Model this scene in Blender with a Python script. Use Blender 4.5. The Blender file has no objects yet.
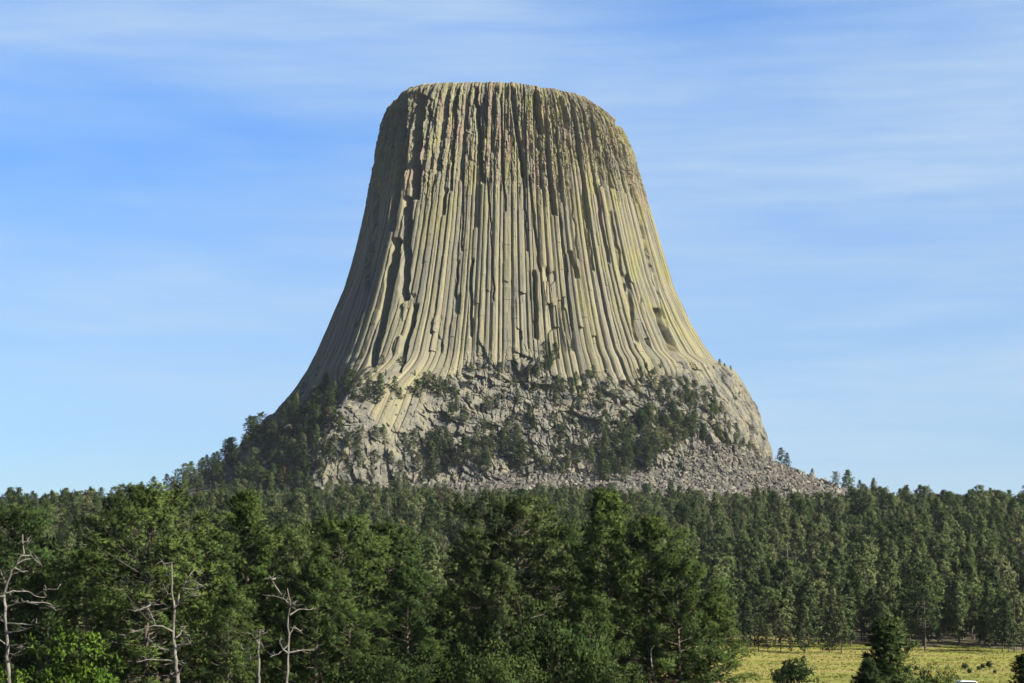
import bpy, math, random
import numpy as np
from mathutils import Vector
from mathutils.bvhtree import BVHTree

random.seed(7)
S = bpy.context.scene
COL = S.collection
F, TILT = 2000.0, math.atan((560 - 341.5) / 2000.0)
CT, ST = math.cos(TILT), math.sin(TILT)

# ------------------------------------------------------------ camera, sky, sun, exposure
cam = bpy.data.cameras.new("camera"); co = bpy.data.objects.new("camera", cam)
cam.sensor_width = 36.0; cam.lens = F / 1024 * 36.0
cam.clip_start = 0.5; cam.clip_end = 80000
co.location = (0, 0, 0); co.rotation_euler = (math.pi / 2 + TILT, 0, 0)
COL.objects.link(co); S.camera = co

SUN_AZ = math.radians(64)      # to the right of straight behind the camera
SUN_EL = math.radians(33)
to_sun = Vector((math.sin(SUN_AZ) * math.cos(SUN_EL), -math.cos(SUN_AZ) * math.cos(SUN_EL), math.sin(SUN_EL)))
sl = bpy.data.lights.new("sun", 'SUN'); sl.energy = 5.0; sl.angle = math.radians(0.5); sl.color = (1.0, 0.94, 0.83)
so = bpy.data.objects.new("sun", sl); COL.objects.link(so)
so.rotation_euler = (-to_sun).to_track_quat('-Z', 'Y').to_euler()

W = bpy.data.worlds.new("World"); S.world = W; W.use_nodes = True
nt = W.node_tree; N = nt.nodes; L = nt.links; N.clear()
out = N.new('ShaderNodeOutputWorld'); bg = N.new('ShaderNodeBackground')
sky = N.new('ShaderNodeTexSky'); sky.sky_type = 'NISHITA'; sky.sun_disc = False
sky.sun_elevation = SUN_EL; sky.sun_rotation = math.pi - SUN_AZ
sky.altitude = 1300; sky.air_density = 1.0; sky.dust_density = 0.1; sky.ozone_density = 3.0
tc = N.new('ShaderNodeTexCoord')
mp = N.new('ShaderNodeMapping'); mp.inputs['Scale'].default_value = (2.2, 2.2, 15.0)
mp.inputs['Rotation'].default_value = (0, math.radians(2.5), 0)
L.new(tc.outputs['Generated'], mp.inputs['Vector'])
n1 = N.new('ShaderNodeTexNoise'); n1.inputs['Scale'].default_value = 1.5; n1.inputs['Detail'].default_value = 5; n1.inputs['Roughness'].default_value = 0.5
n1.inputs['Distortion'].default_value = 0.3
L.new(mp.outputs['Vector'], n1.inputs['Vector'])
r1 = N.new('ShaderNodeValToRGB'); r1.color_ramp.elements[0].position = 0.22; r1.color_ramp.elements[1].position = 0.68
r1.color_ramp.elements[0].color = (0, 0, 0, 1); r1.color_ramp.elements[1].color = (1, 1, 1, 1)
xb = N.new('ShaderNodeSeparateXYZ'); L.new(tc.outputs['Generated'], xb.inputs[0])
bi = N.new('ShaderNodeMath'); bi.operation = 'MULTIPLY_ADD'; bi.inputs[1].default_value = 0.45; L.new(xb.outputs[0], bi.inputs[0]); L.new(n1.outputs['Fac'], bi.inputs[2])
L.new(bi.outputs[0], r1.inputs['Fac'])
mp2 = N.new('ShaderNodeMapping'); mp2.inputs['Scale'].default_value = (8.0, 8.0, 90.0); mp2.inputs['Rotation'].default_value = (0, math.radians(3), 0)
L.new(tc.outputs['Generated'], mp2.inputs['Vector'])
n2 = N.new('ShaderNodeTexNoise'); n2.inputs['Scale'].default_value = 2.0; n2.inputs['Detail'].default_value = 6
L.new(mp2.outputs['Vector'], n2.inputs['Vector'])
mm = N.new('ShaderNodeMath'); mm.operation = 'MULTIPLY_ADD'; mm.inputs[1].default_value = 0.5; mm.inputs[2].default_value = 0.36
L.new(n2.outputs['Fac'], mm.inputs[0])
mu = N.new('ShaderNodeMath'); mu.operation = 'MULTIPLY_ADD'; mu.inputs[2].default_value = 0.12
L.new(r1.outputs['Color'], mu.inputs[0]); L.new(mm.outputs[0], mu.inputs[1])
mu.inputs[2].default_value = 0.10
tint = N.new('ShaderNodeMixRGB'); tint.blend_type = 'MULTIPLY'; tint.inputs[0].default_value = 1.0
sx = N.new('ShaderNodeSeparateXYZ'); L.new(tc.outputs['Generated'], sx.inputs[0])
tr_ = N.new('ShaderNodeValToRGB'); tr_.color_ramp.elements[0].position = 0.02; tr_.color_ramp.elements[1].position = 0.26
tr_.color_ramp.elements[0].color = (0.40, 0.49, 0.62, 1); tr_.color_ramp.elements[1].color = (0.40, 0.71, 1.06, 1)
e3 = tr_.color_ramp.elements.new(0.60); e3.color = (0.12, 0.19, 0.32, 1)   # upper sky, out of view, darkened to cut fill light on shaded rock
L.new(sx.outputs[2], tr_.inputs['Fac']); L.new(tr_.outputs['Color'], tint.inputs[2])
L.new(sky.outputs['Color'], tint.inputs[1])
mx = N.new('ShaderNodeMixRGB'); mx.inputs[2].default_value = (2.75, 3.65, 4.6, 1)
zf = N.new('ShaderNodeMapRange'); zf.inputs['From Min'].default_value = 0.30; zf.inputs['From Max'].default_value = 0.55; zf.inputs['To Min'].default_value = 1.0; zf.inputs['To Max'].default_value = 0.1  # clouds thinned in the unseen upper sky too, for less fill light
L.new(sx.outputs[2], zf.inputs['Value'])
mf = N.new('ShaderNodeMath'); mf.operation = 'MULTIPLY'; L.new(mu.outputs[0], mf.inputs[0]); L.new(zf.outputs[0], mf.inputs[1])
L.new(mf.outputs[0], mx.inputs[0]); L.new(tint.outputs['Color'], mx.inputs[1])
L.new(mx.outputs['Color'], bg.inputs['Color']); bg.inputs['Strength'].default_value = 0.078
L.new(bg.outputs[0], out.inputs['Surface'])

S.view_settings.view_transform = 'Standard'; S.view_settings.look = 'None'
S.view_settings.exposure = 1.3; S.view_settings.gamma = 1.0; S.view_settings.use_curve_mapping = False
S.cycles.max_bounces = 6; S.cycles.diffuse_bounces = 3; S.cycles.transmission_bounces = 4; S.cycles.volume_bounces = 0
S.cycles.use_denoising = True; S.cycles.denoiser = 'OPENIMAGEDENOISE'

# ------------------------------------------------------------ helpers
def ray(px, row):
    cx, cy = (px - 512) / F, (341.5 - row) / F
    return Vector((cx, CT - cy * ST, ST + cy * CT)).normalized()
def proj(x, y, z):
    f = y * CT + z * ST; u = -y * ST + z * CT
    return 512 + F * x / f, 341.5 - F * u / f

def h3(ix, iy, iz, seed=0):
    n = (ix.astype(np.int64) * 374761393 + iy.astype(np.int64) * 668265263 + iz.astype(np.int64) * 2147483647 + seed * 1442695041) & 0xffffffff
    n = ((n ^ (n >> 13)) * 1274126177) & 0xffffffff
    n = ((n ^ (n >> 16)) * 2246822519) & 0xffffffff
    return ((n ^ (n >> 15)) & 0xffffff) / float(0xffffff)
def vnoise(x, y, z, seed=0):
    x, y, z = np.broadcast_arrays(x, y, z)
    ix, iy, iz = np.floor(x), np.floor(y), np.floor(z)
    fx, fy, fz = x - ix, y - iy, z - iz
    fx, fy, fz = [t * t * (3 - 2 * t) for t in (fx, fy, fz)]
    r = 0
    for a in (0, 1):
        for b in (0, 1):
            for c in (0, 1):
                r = r + h3(ix + a, iy + b, iz + c, seed) * (fx if a else 1 - fx) * (fy if b else 1 - fy) * (fz if c else 1 - fz)
    return r * 2 - 1
def fbm(x, y, z, oct=4, seed=0):
    r, a = 0, 1.0
    for o in range(oct):
        r = r + a * vnoise(x * 2 ** o, y * 2 ** o, z * 2 ** o, seed + o * 17); a *= 0.5
    return r / 1.8
def worley(x, y, z, seed=0):
    ix, iy, iz = np.floor(x), np.floor(y), np.floor(z)
    f1 = np.full(x.shape, 9.0); f2 = np.full(x.shape, 9.0); idv = np.zeros(x.shape); slope = np.zeros(x.shape)
    for a in (-1, 0, 1):
        for b in (-1, 0, 1):
            for c in (-1, 0, 1):
                cx, cy, cz = ix + a, iy + b, iz + c
                dx = cx + 0.15 + 0.7 * h3(cx, cy, cz, seed + 1) - x; dy = cy + 0.15 + 0.7 * h3(cx, cy, cz, seed + 2) - y; dz = cz + 0.15 + 0.7 * h3(cx, cy, cz, seed + 3) - z
                d = np.sqrt(dx * dx + dy * dy + dz * dz)
                v = h3(cx, cy, cz, seed + 4)
                new = d < f1
                f2 = np.where(new, f1, np.minimum(f2, d))
                idv = np.where(new, v, idv)
                # each block's face leans its own way
                slope = np.where(new, dx * (h3(cx, cy, cz, seed + 5) - .5) + dy * (h3(cx, cy, cz, seed + 6) - .5) + dz * (h3(cx, cy, cz, seed + 7) - .5), slope)
                f1 = np.where(new, d, f1)
    return f1, f2, idv, slope
def sm(a, b, x):
    t = np.clip((x - a) / (b - a), 0, 1); return t * t * (3 - 2 * t)

def mesh_np(name, V, Fc, mat=None, attrs=None, smooth=False, midx=None):
    me = bpy.data.meshes.new(name)
    V = np.asarray(V, np.float32); Fc = np.asarray(Fc, np.int32); k = Fc.shape[1]
    me.vertices.add(len(V)); me.vertices.foreach_set('co', V.ravel())
    me.loops.add(Fc.size); me.loops.foreach_set('vertex_index', Fc.ravel())
    me.polygons.add(len(Fc)); me.polygons.foreach_set('loop_start', np.arange(0, Fc.size, k, dtype=np.int32))
    try: me.polygons.foreach_set('loop_total', np.full(len(Fc), k, np.int32))
    except Exception: pass
    for m in (mat if isinstance(mat, (list, tuple)) else [mat]):
        if m: me.materials.append(m)
    if midx is not None: me.polygons.foreach_set('material_index', np.asarray(midx, np.int32))
    me.polygons.foreach_set('use_smooth', np.full(len(Fc), bool(smooth)))
    for an, av in (attrs or {}).items():
        av = np.asarray(av, np.float32)
        at = me.attributes.new(an, 'FLOAT_VECTOR' if av.ndim == 2 and av.shape[1] == 3 and an == 'nrm' else 'FLOAT', 'POINT'); at.data.foreach_set('vector' if an == 'nrm' else 'value', av.ravel())
    me.update(calc_edges=True); me.validate()
    return me
def ob(name, data, parent=None, loc=None):
    o = bpy.data.objects.new(name, data); COL.objects.link(o)
    if parent: o.parent = parent
    if loc is not None: o.location = loc
    return o
def tag(o, label=None, cat=None, group=None, kind=None):
    if label: o['label'] = label
    if cat: o['category'] = cat
    if group: o['group'] = group
    if kind: o['kind'] = kind
    return o

# ------------------------------------------------------------ materials
def newmat(name, rough=0.9):
    m = bpy.data.materials.new(name); m.use_nodes = True
    b = m.node_tree.nodes['Principled BSDF']; b.inputs['Roughness'].default_value = rough
    b.inputs['Specular IOR Level'].default_value = 0.2
    return m, m.node_tree.nodes, m.node_tree.links, b
def ramp(nodes, links, src, stops):
    r = nodes.new('ShaderNodeValToRGB'); e = r.color_ramp.elements
    while len(e) < len(stops): e.new(0.5)
    for i, (p, c) in enumerate(stops):
        e[i].position = p; e[i].color = (*c, 1) if len(c) == 3 else c
    links.new(src, r.inputs['Fac']); return r.outputs['Color']
def noise(nodes, links, vec, scale, detail=4, rough=0.55, mapscale=None):
    if mapscale:
        mpn = nodes.new('ShaderNodeMapping'); mpn.inputs['Scale'].default_value = mapscale
        links.new(vec, mpn.inputs['Vector']); vec = mpn.outputs['Vector']
    n = nodes.new('ShaderNodeTexNoise'); n.inputs['Scale'].default_value = scale; n.inputs['Detail'].default_value = detail
    n.inputs['Roughness'].default_value = rough; links.new(vec, n.inputs['Vector']); return n.outputs['Fac']
def mix(nodes, links, fac, a, b, mode='MIX'):
    m = nodes.new('ShaderNodeMixRGB'); m.blend_type = mode
    for i, v in enumerate((fac, a, b)):
        if isinstance(v, (int, float)): m.inputs[i].default_value = v
        elif isinstance(v, tuple): m.inputs[i].default_value = (*v, 1)
        else: links.new(v, m.inputs[i])
    return m.outputs['Color']
def attr(nodes, name):
    a = nodes.new('ShaderNodeAttribute'); a.attribute_name = name; return a.outputs['Fac']
def rampf(nodes, links, src, a, b):
    return ramp(nodes, links, src, [(a, (0, 0, 0)), (b, (1, 1, 1))])

# rock: columns
M_col, n, l, b = newmat("column_rock")
tcn = n.new('ShaderNodeTexCoord').outputs['Object']
uvs = n.new('ShaderNodeCombineXYZ'); l.new(attr(n, 'arc'), uvs.inputs[0]); l.new(attr(n, 'hgt'), uvs.inputs[1])
uv = uvs.outputs[0]
base = ramp(n, l, attr(n, 'colrand'), [(0.0, (0.185, 0.172, 0.125)), (0.35, (0.25, 0.224, 0.142)), (0.7, (0.30, 0.262, 0.160)), (1.0, (0.205, 0.192, 0.145))])
streak = noise(n, l, uv, 1.0, 5, 0.6, (0.9, 0.02, 1))
base = mix(n, l, rampf(n, l, streak, 0.46, 0.62), base, (0.135, 0.125, 0.095))
lich = noise(n, l, uv, 1.0, 5, 0.65, (0.09, 0.03, 1))
base = mix(n, l, mix(n, l, 1.0, rampf(n, l, lich, 0.44, 0.66), attr(n, 'lichen'), 'MULTIPLY'), base, (0.27, 0.245, 0.075))
pink = noise(n, l, uv, 1.0, 4, 0.6, (0.25, 0.035, 1))
base = mix(n, l, mix(n, l, 1.0, rampf(n, l, pink, 0.50, 0.62), attr(n, 'pink'), 'MULTIPLY'), base, (0.25, 0.18, 0.125))
base = mix(n, l, mix(n, l, 1.0, rampf(n, l, noise(n, l, uv, 1.0, 6, 0.7, (0.3, 0.13, 1)), 0.47, 0.7), attr(n, 'rgh'), 'MULTIPLY'), base, (0.125, 0.115, 0.075))
spk = noise(n, l, tcn, 0.9, 4, 0.7)
base = mix(n, l, 0.35, base, ramp(n, l, spk, [(0.3, (0.45, 0.45, 0.45)), (0.7, (1.25, 1.25, 1.2))]), 'MULTIPLY')
lowc = ramp(n, l, noise(n, l, tcn, 0.11, 6, 0.62), [(0.32, (0.10, 0.096, 0.08)), (0.48, (0.16, 0.150, 0.117)), (0.62, (0.235, 0.208, 0.135)), (0.75, (0.13, 0.123, 0.10))])
lowc = mix(n, l, rampf(n, l, noise(n, l, tcn, 0.5, 5, 0.65, (1, 1, 0.4)), 0.5, 0.7), lowc, (0.12, 0.112, 0.09))
base = mix(n, l, attr(n, 'lowf'), base, lowc)
base = mix(n, l, 1.0, base, (0.77, 0.79, 0.81), 'MULTIPLY')
l.new(base, b.inputs['Base Color'])
bp = n.new('ShaderNodeBump'); bp.inputs['Strength'].default_value = 0.5; bp.inputs['Distance'].default_value = 0.6
bp.inputs['Strength'].default_value = 0.35; l.new(noise(n, l, tcn, 0.9, 5, 0.7, (1, 1, 0.35)), bp.inputs['Height']); l.new(bp.outputs[0], b.inputs['Normal'])

def rockmat(name, cols, sc=0.12):
    m, n, l, b = newmat(name)
    t = n.new('ShaderNodeTexCoord').outputs['Object']
    c = ramp(n, l, noise(n, l, t, sc, 5, 0.6), cols)
    c = mix(n, l, rampf(n, l, noise(n, l, t, sc * 4.5, 5, 0.65), 0.5, 0.7), c, (0.16, 0.145, 0.115))
    c = mix(n, l, 0.5, c, ramp(n, l, noise(n, l, t, 0.9, 4, 0.7), [(0.3, (0.42, 0.42, 0.42)), (0.7, (1.05, 1.03, 0.97))]), 'MULTIPLY')
    l.new(c, b.inputs['Base Color'])
    bp = n.new('ShaderNodeBump'); bp.inputs['Strength'].default_value = 0.6; bp.inputs['Distance'].default_value = 0.8
    l.new(noise(n, l, t, 0.5, 6, 0.7), bp.inputs['Height']); l.new(bp.outputs[0], b.inputs['Normal'])
    return m
M_base = rockmat("base_rock", [(0.3, (0.115, 0.108, 0.088)), (0.48, (0.175, 0.162, 0.125)), (0.62, (0.235, 0.205, 0.14)), (0.75, (0.145, 0.137, 0.112))])
M_cap = rockmat("summit_rock", [(0.35, (0.19, 0.18, 0.11)), (0.6, (0.27, 0.25, 0.14))])
# talus boulders
M_tal, n, l, b = newmat("talus_rock")
t = n.new('ShaderNodeTexCoord').outputs['Object']
c = ramp(n, l, attr(n, 'tint'), [(0.0, (0.075, 0.07, 0.062)), (0.5, (0.125, 0.116, 0.098)), (0.85, (0.17, 0.155, 0.115)), (1.0, (0.22, 0.205, 0.165))])
c = mix(n, l, 0.5, c, ramp(n, l, noise(n, l, t, 0.8, 4, 0.7), [(0.3, (0.48, 0.48, 0.48)), (0.7, (0.95, 0.94, 0.90))]), 'MULTIPLY')
l.new(c, b.inputs['Base Color'])

def leafmat(name, stops, brown=None, transl=0.3):
    m = bpy.data.materials.new(name); m.use_nodes = True
    n, l = m.node_tree.nodes, m.node_tree.links; n.clear()
    o = n.new('ShaderNodeOutputMaterial')
    oi = n.new('ShaderNodeObjectInfo')
    c = ramp(n, l, oi.outputs['Random'], stops)
    c = mix(n, l, 0.85, c, ramp(n, l, attr(n, 'tint'), [(0, (0.5, 0.55, 0.5)), (0.5, (1.0, 1.0, 1.0)), (1.0, (1.7, 1.55, 1.2))]), 'MULTIPLY')
    c = mix(n, l, 1.0, c, (0.86, 0.86, 0.86), 'MULTIPLY')
    d = n.new('ShaderNodeBsdfDiffuse'); tr = n.new('ShaderNodeBsdfTranslucent'); ms = n.new('ShaderNodeMixShader')
    ms.inputs[0].default_value = transl
    na = n.new('ShaderNodeAttribute'); na.attribute_name = 'nrm'
    vt = n.new('ShaderNodeVectorTransform'); vt.vector_type = 'NORMAL'; vt.convert_from = 'OBJECT'; vt.convert_to = 'WORLD'
    l.new(na.outputs['Vector'], vt.inputs[0]); l.new(vt.outputs[0], d.inputs['Normal'])
    l.new(c, d.inputs['Color']); l.new(c, tr.inputs['Color'])
    l.new(d.outputs[0], ms.inputs[1]); l.new(tr.outputs[0], ms.inputs[2]); l.new(ms.outputs[0], o.inputs['Surface'])
    return m
M_needle = leafmat("pine_needles", [(0.0, (0.070, 0.118, 0.040)), (0.4, (0.095, 0.148, 0.046)), (0.75, (0.120, 0.175, 0.052)), (1.0, (0.108, 0.145, 0.056))], transl=0.2)
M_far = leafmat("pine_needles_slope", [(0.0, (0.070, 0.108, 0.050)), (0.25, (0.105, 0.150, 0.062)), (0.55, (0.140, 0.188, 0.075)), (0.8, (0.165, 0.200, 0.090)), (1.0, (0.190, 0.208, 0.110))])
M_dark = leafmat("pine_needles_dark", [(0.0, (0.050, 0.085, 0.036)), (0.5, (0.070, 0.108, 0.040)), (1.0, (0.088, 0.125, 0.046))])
M_brown = leafmat("dead_needles", [(0.0, (0.16, 0.085, 0.05)), (1.0, (0.20, 0.12, 0.07))])
M_oak = leafmat("oak_leaves", [(0.0, (0.050, 0.082, 0.028)), (1.0, (0.070, 0.105, 0.034))], transl=0.35)
M_bright = leafmat("bright_leaves", [(0.0, (0.10, 0.18, 0.03)), (1.0, (0.12, 0.20, 0.035))], transl=0.42)
M_shrub = leafmat("shrub_leaves", [(0.0, (0.13, 0.145, 0.075)), (1.0, (0.18, 0.18, 0.10))])
def barkmat(name, a, b_, sc=3):
    m, n, l, b = newmat(name)
    t = n.new('ShaderNodeTexCoord').outputs['Object']
    l.new(ramp(n, l, noise(n, l, t, sc, 5, 0.7, (1, 1, 0.25)), [(0.35, a), (0.65, b_)]), b.inputs['Base Color'])
    return m
M_bark = barkmat("pine_bark", (0.05, 0.042, 0.034), (0.13, 0.105, 0.082))
M_snag = barkmat("weathered_wood", (0.07, 0.063, 0.052), (0.22, 0.20, 0.17))

# ------------------------------------------------------------ terrain
CX, CY = -3.0, 1350.0
def cone(x, y):
    dx, dy = x - CX, y - CY
    rho = np.hypot(dx, dy); a = np.arctan2(dy, dx)
    left = np.interp(rho, [100, 140, 165, 204, 231, 300, 420], [122, 106, 86, 56, 44, 24, 10])
    right = np.interp(rho, [100, 140, 154, 175, 218, 250, 300, 420], [100, 81, 75, 66, 48, 38, 26, 10])
    front = np.interp(rho, [100, 150, 180, 200, 300, 420], [62, 54, 46, 40, 24, 8])
    fr = np.interp(rho, [100, 140, 165, 200, 225, 300, 420], [92, 78, 64, 44, 34, 22, 8])   # front right (talus)
    # blend by direction
    ca, sa = np.cos(a), np.sin(a)
    wl = np.clip(-ca, 0, 1) ** 2.2 * np.where(sa < 0, np.clip(1 + sa * 0.55, 0, 1), 1); wr = np.clip(ca, 0, 1) ** 2; wf = np.clip(-sa, 0, 1) ** 2 + np.clip(sa, 0, 1) ** 2 + 0.02
    wfr = np.exp(-((a + math.radians(52)) / 0.28) ** 2) * 1.6
    return (left * wl + right * wr + front * wf + fr * wfr) / (wl + wr + wf + wfr)
def terrain(x, y, detail=True):
    x = np.asarray(x, float); y = np.asarray(y, float)
    r = np.hypot(x, y)
    rgt = np.interp(r, [0, 25, 60, 120, 200, 300, 380, 450, 600, 800, 980, 1100, 1400, 2200, 6000, 40000],
                    [-1.7, -2.2, -6, -12.5, -16.3, -18.3, -19, -18.6, -11, 4, 18, 21, 10, -20, -60, -150])
    lft = np.interp(r, [0, 25, 60, 120, 200, 300, 380, 450, 600, 800, 960, 1100, 1400, 2200, 6000, 40000],
                    [-1.7, -2.2, -6, -12.5, -15.5, -16, -14, -11, -4, 7, 16, 18, 10, -20, -60, -150])
    w = sm(-0.12, 0.10, x / np.maximum(y, 50))
    z = lft * (1 - w) + rgt * w
    far = sm(90, 500, r)
    z = z + far * 3.2 * fbm(x / 130, y / 130, 0 * x, 3, 5) * (1 - 0.75 * sm(250, 300, r) * (1 - sm(440, 520, r)) * sm(20, 60, x))
    z = np.where(r < 2500, np.maximum(z, np.where(r > 700, z, z)), z)
    c = cone(x, y)
    wc = 1 - sm(330, 420, np.hypot(x - CX, y - CY))
    d = np.clip((c - z), -40, 200)
    z = z + wc * np.where(d > 0, np.sqrt(d * d + 9) - 0, 3 * np.exp(d / 6.0)) * 1.0
    if detail: z = z + 0.35 * fbm(x / 9, y / 9, 0 * x, 3, 9) * sm(60, 200, r)
    return z
def axis(a, b, step, lim, k=1.13):
    core = list(np.arange(a, b + 0.1, step)); hi, lo, s = [], [], step
    v = b
    while v < lim: s *= k; v += s; hi.append(v)
    v, s = a, step
    while v > -lim: s *= k; v -= s; lo.append(v)
    return np.array(lo[::-1] + core + hi)
ax, ay = axis(-420, 420, 3.2, 38000), axis(20, 1640, 3.2, 38000)
XX, YY = np.meshgrid(ax, ay); ZZ = terrain(XX, YY)
def grid_faces(nr, nc, wrap=False):
    i = np.arange(nr * nc).reshape(nr, nc)
    if wrap: i = np.concatenate([i, i[:, :1]], 1)
    return np.stack([i[:-1, :-1], i[:-1, 1:], i[1:, 1:], i[1:, :-1]], -1).reshape(-1, 4)
GV = np.stack([XX.ravel(), YY.ravel(), ZZ.ravel()], 1)
GF = grid_faces(len(ay), len(ax))
def in_meadow(x, y):
    r = np.hypot(x, y)
    edge = 445 + 14 * vnoise(x / 11, 0 * x, 0 * x, 3) + 20 * vnoise(x / 34, 0 * x, 0 * x, 4) + 26 * np.exp(-((x - 64) / 9) ** 2)
    return sm(edge + 6, edge - 6, r) * sm(18, 30, x + 6 * vnoise(y / 20, 0 * x, 0 * x, 8)) * sm(225, 260, r)
mead = in_meadow(XX, YY).ravel(); rocky = (1 - sm(215, 290, np.hypot(XX - CX, YY - CY))).ravel()
M_gr, n, l, b = newmat("ground_cover", 0.95)
t = n.new('ShaderNodeTexCoord').outputs['Object']
floor_c = ramp(n, l, noise(n, l, t, 0.15, 5, 0.6), [(0.35, (0.075, 0.075, 0.035)), (0.55, (0.15, 0.125, 0.07)), (0.7, (0.22, 0.19, 0.12))])
mead_c = ramp(n, l, noise(n, l, t, 0.045, 6, 0.65, (0.5, 1.0, 1)), [(0.32, (0.13, 0.165, 0.03)), (0.46, (0.24, 0.245, 0.045)), (0.58, (0.31, 0.25, 0.085)), (0.68, (0.16, 0.195, 0.035))])
mead_c = mix(n, l, 0.6, mead_c, ramp(n, l, noise(n, l, t, 0.9, 5, 0.75, (0.5, 1.5, 1)), [(0.3, (0.55, 0.6, 0.5)), (0.65, (1.2, 1.15, 1.05))]), 'MULTIPLY')
floor_c = mix(n, l, attr(n, 'rocky'), floor_c, ramp(n, l, noise(n, l, t, 0.5, 5, 0.7), [(0.35, (0.06, 0.056, 0.045)), (0.65, (0.12, 0.11, 0.085))]))
l.new(mix(n, l, 1.0, mix(n, l, attr(n, 'meadow'), floor_c, mead_c), (0.85, 0.85, 0.85), 'MULTIPLY'), b.inputs['Base Color'])
ground = ob("ground", mesh_np("ground", GV, GF, M_gr, {'meadow': mead, 'rocky': rocky}, smooth=True)); tag(ground, kind='structure')

# ------------------------------------------------------------ the rock tower
PL = np.array([(1.0, 0.05), (0.94, -0.42), (0.70, -0.76), (0.25, -0.93), (-0.30, -0.97), (-0.60, -0.965), (-0.765, -0.87), (-0.885, -0.47), (-0.975, -0.12), (-1.0, 0.15), (-0.82, 0.62), (-0.3, 0.92), (0.3, 0.92), (0.82, 0.6)])
pa = np.arctan2(PL[:, 1], PL[:, 0]); pr = np.hypot(PL[:, 0], PL[:, 1]); oo = np.argsort(pa); pa, pr = pa[oo], pr[oo]
ft = np.linspace(-math.pi, math.pi, 1441)[:-1]
pf = np.interp(ft, np.concatenate([pa - 2 * math.pi, pa, pa + 2 * math.pi]), np.tile(pr, 3))
ker = np.hanning(31); ker /= ker.sum()
pf = np.convolve(np.tile(pf, 3), ker, 'same')[1440:2880]
def Splan(a): return np.interp((a + math.pi) % (2 * math.pi) - math.pi, np.append(ft, math.pi), np.append(pf, pf[0]))
ZK = [20, 54, 67, 81, 94.5, 115, 128, 142, 155, 182, 209, 243, 277, 290, 297, 303, 306]
WLk = [235, 205, 188, 174, 160, 144, 135.5, 128.5, 123, 111.5, 104, 96.5, 90.5, 88, 87.5, 86.5, 84.5]
WRk = [190, 181, 177, 172.5, 167, 154, 143, 132, 124.5, 112, 104.5, 95, 87, 82, 77, 69, 62]
FRk = [200, 178, 169, 158, 147, 131, 124, 119.5, 115, 108, 101, 94, 87, 85, 83.5, 81.5, 79.5]
ZR = [20, 54, 60, 71, 81, 94.5, 108, 116, 125, 129, 132, 142, 155, 182, 209, 243, 277, 290, 297, 303, 306]
WRk = [186, 178, 174, 171, 169, 165, 159, 156, 151, 144, 139, 132, 124.5, 112, 104.5, 95, 85.5, 80, 75, 69, 64]
def radius(a, z):
    ca, sa = np.cos(a), np.sin(a)
    wl = np.clip(-ca, 0, 1) ** 2; wr = np.clip(ca, 0, 1) ** 2; wf = sa ** 2
    R = np.interp(z, ZK, WLk) * wl + np.interp(z, ZR, WRk) * wr + np.interp(z, ZK, FRk) * wf
    R = R * Splan(a)
    # buttress at the front left corner: stays wide, then falls as a cliff
    R = R - 13 * np.exp(-((a + math.radians(136)) / 0.13) ** 2) * sm(122, 100, z) * sm(40, 70, z)
    da = a + math.radians(118)
    g = np.exp(-(da / np.where(da < 0, 0.10, 0.24)) ** 2)
    R = R + g * 21 * sm(126, 100, z) * sm(30, 75, z)
    g2 = np.exp(-((a + math.radians(118)) / 0.12) ** 2)
    R = R + g2 * 5 * sm(165, 120, z)
    # shoulder on the right
    g3 = np.exp(-((a + math.radians(12)) / 0.30) ** 2)
    R = R + g3 * 2 * sm(135, 118, z)
    return R
def zrim(a): return 308.5 - 5.5 * np.clip(np.cos(a), 0, 1) - 1.0 * np.clip(-np.cos(a), 0, 1) ** 2
A0, A1 = math.radians(-208), math.radians(28)
aF = np.linspace(A0, A1, 1500); aB = np.linspace(A1, A0 + 2 * math.pi, 220)[1:-1]
AA = np.concatenate([aF, aB]); NA = len(AA)
zlev = np.concatenate([np.linspace(22, 112, 190)[:-1], np.linspace(112, 300, 440)[:-1], np.linspace(300, 306, 16)])
NR = len(zlev)
A, Zr = np.meshgrid(AA, zlev)
rimz = zrim(A)
Z = np.where(Zr > 112, 112 + (Zr - 112) * (rimz - 112) / (306 - 112), Zr)
Rb = radius(A, Zr)
# arc coordinate (metres around the shaft at mid height)
dense = np.linspace(A0, A0 + 2 * math.pi, 4001); Rd = radius(dense, np.full(4001, 190.0))
px_, py_ = Rd * np.cos(dense), Rd * np.sin(dense)
sarc = np.concatenate([[0], np.cumsum(np.hypot(np.diff(px_), np.diff(py_)))]); TOT = sarc[-1]
arc = np.interp(A, dense, sarc)
PX, PY = proj(CX + Rb * np.cos(A), CY + Rb * np.sin(A), Z)
rng = np.random.default_rng(11)
bnd = [0.0]
while bnd[-1] < TOT - 3:
    bnd.append(bnd[-1] + rng.choice([2.6, 3.6, 4.6, 5.6, 6.6], p=[.1, .25, .3, .22, .13]) * 0.80 * rng.uniform(0.9, 1.1))
bnd = np.array(bnd); bnd[-1] = TOT; NC = len(bnd) - 1
arcw = arc + 0.3 * vnoise(arc / 14, Z / 90, 0 * Z, 21) + 0.12 * vnoise(arc / 2.5, Z / 9, 0 * Z, 22) * (0.4 + sm(235, 265, Z)) + 0.4 * vnoise(arc / 6, Z / 16, 0 * Z, 29) * sm(228, 270, Z)
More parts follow.
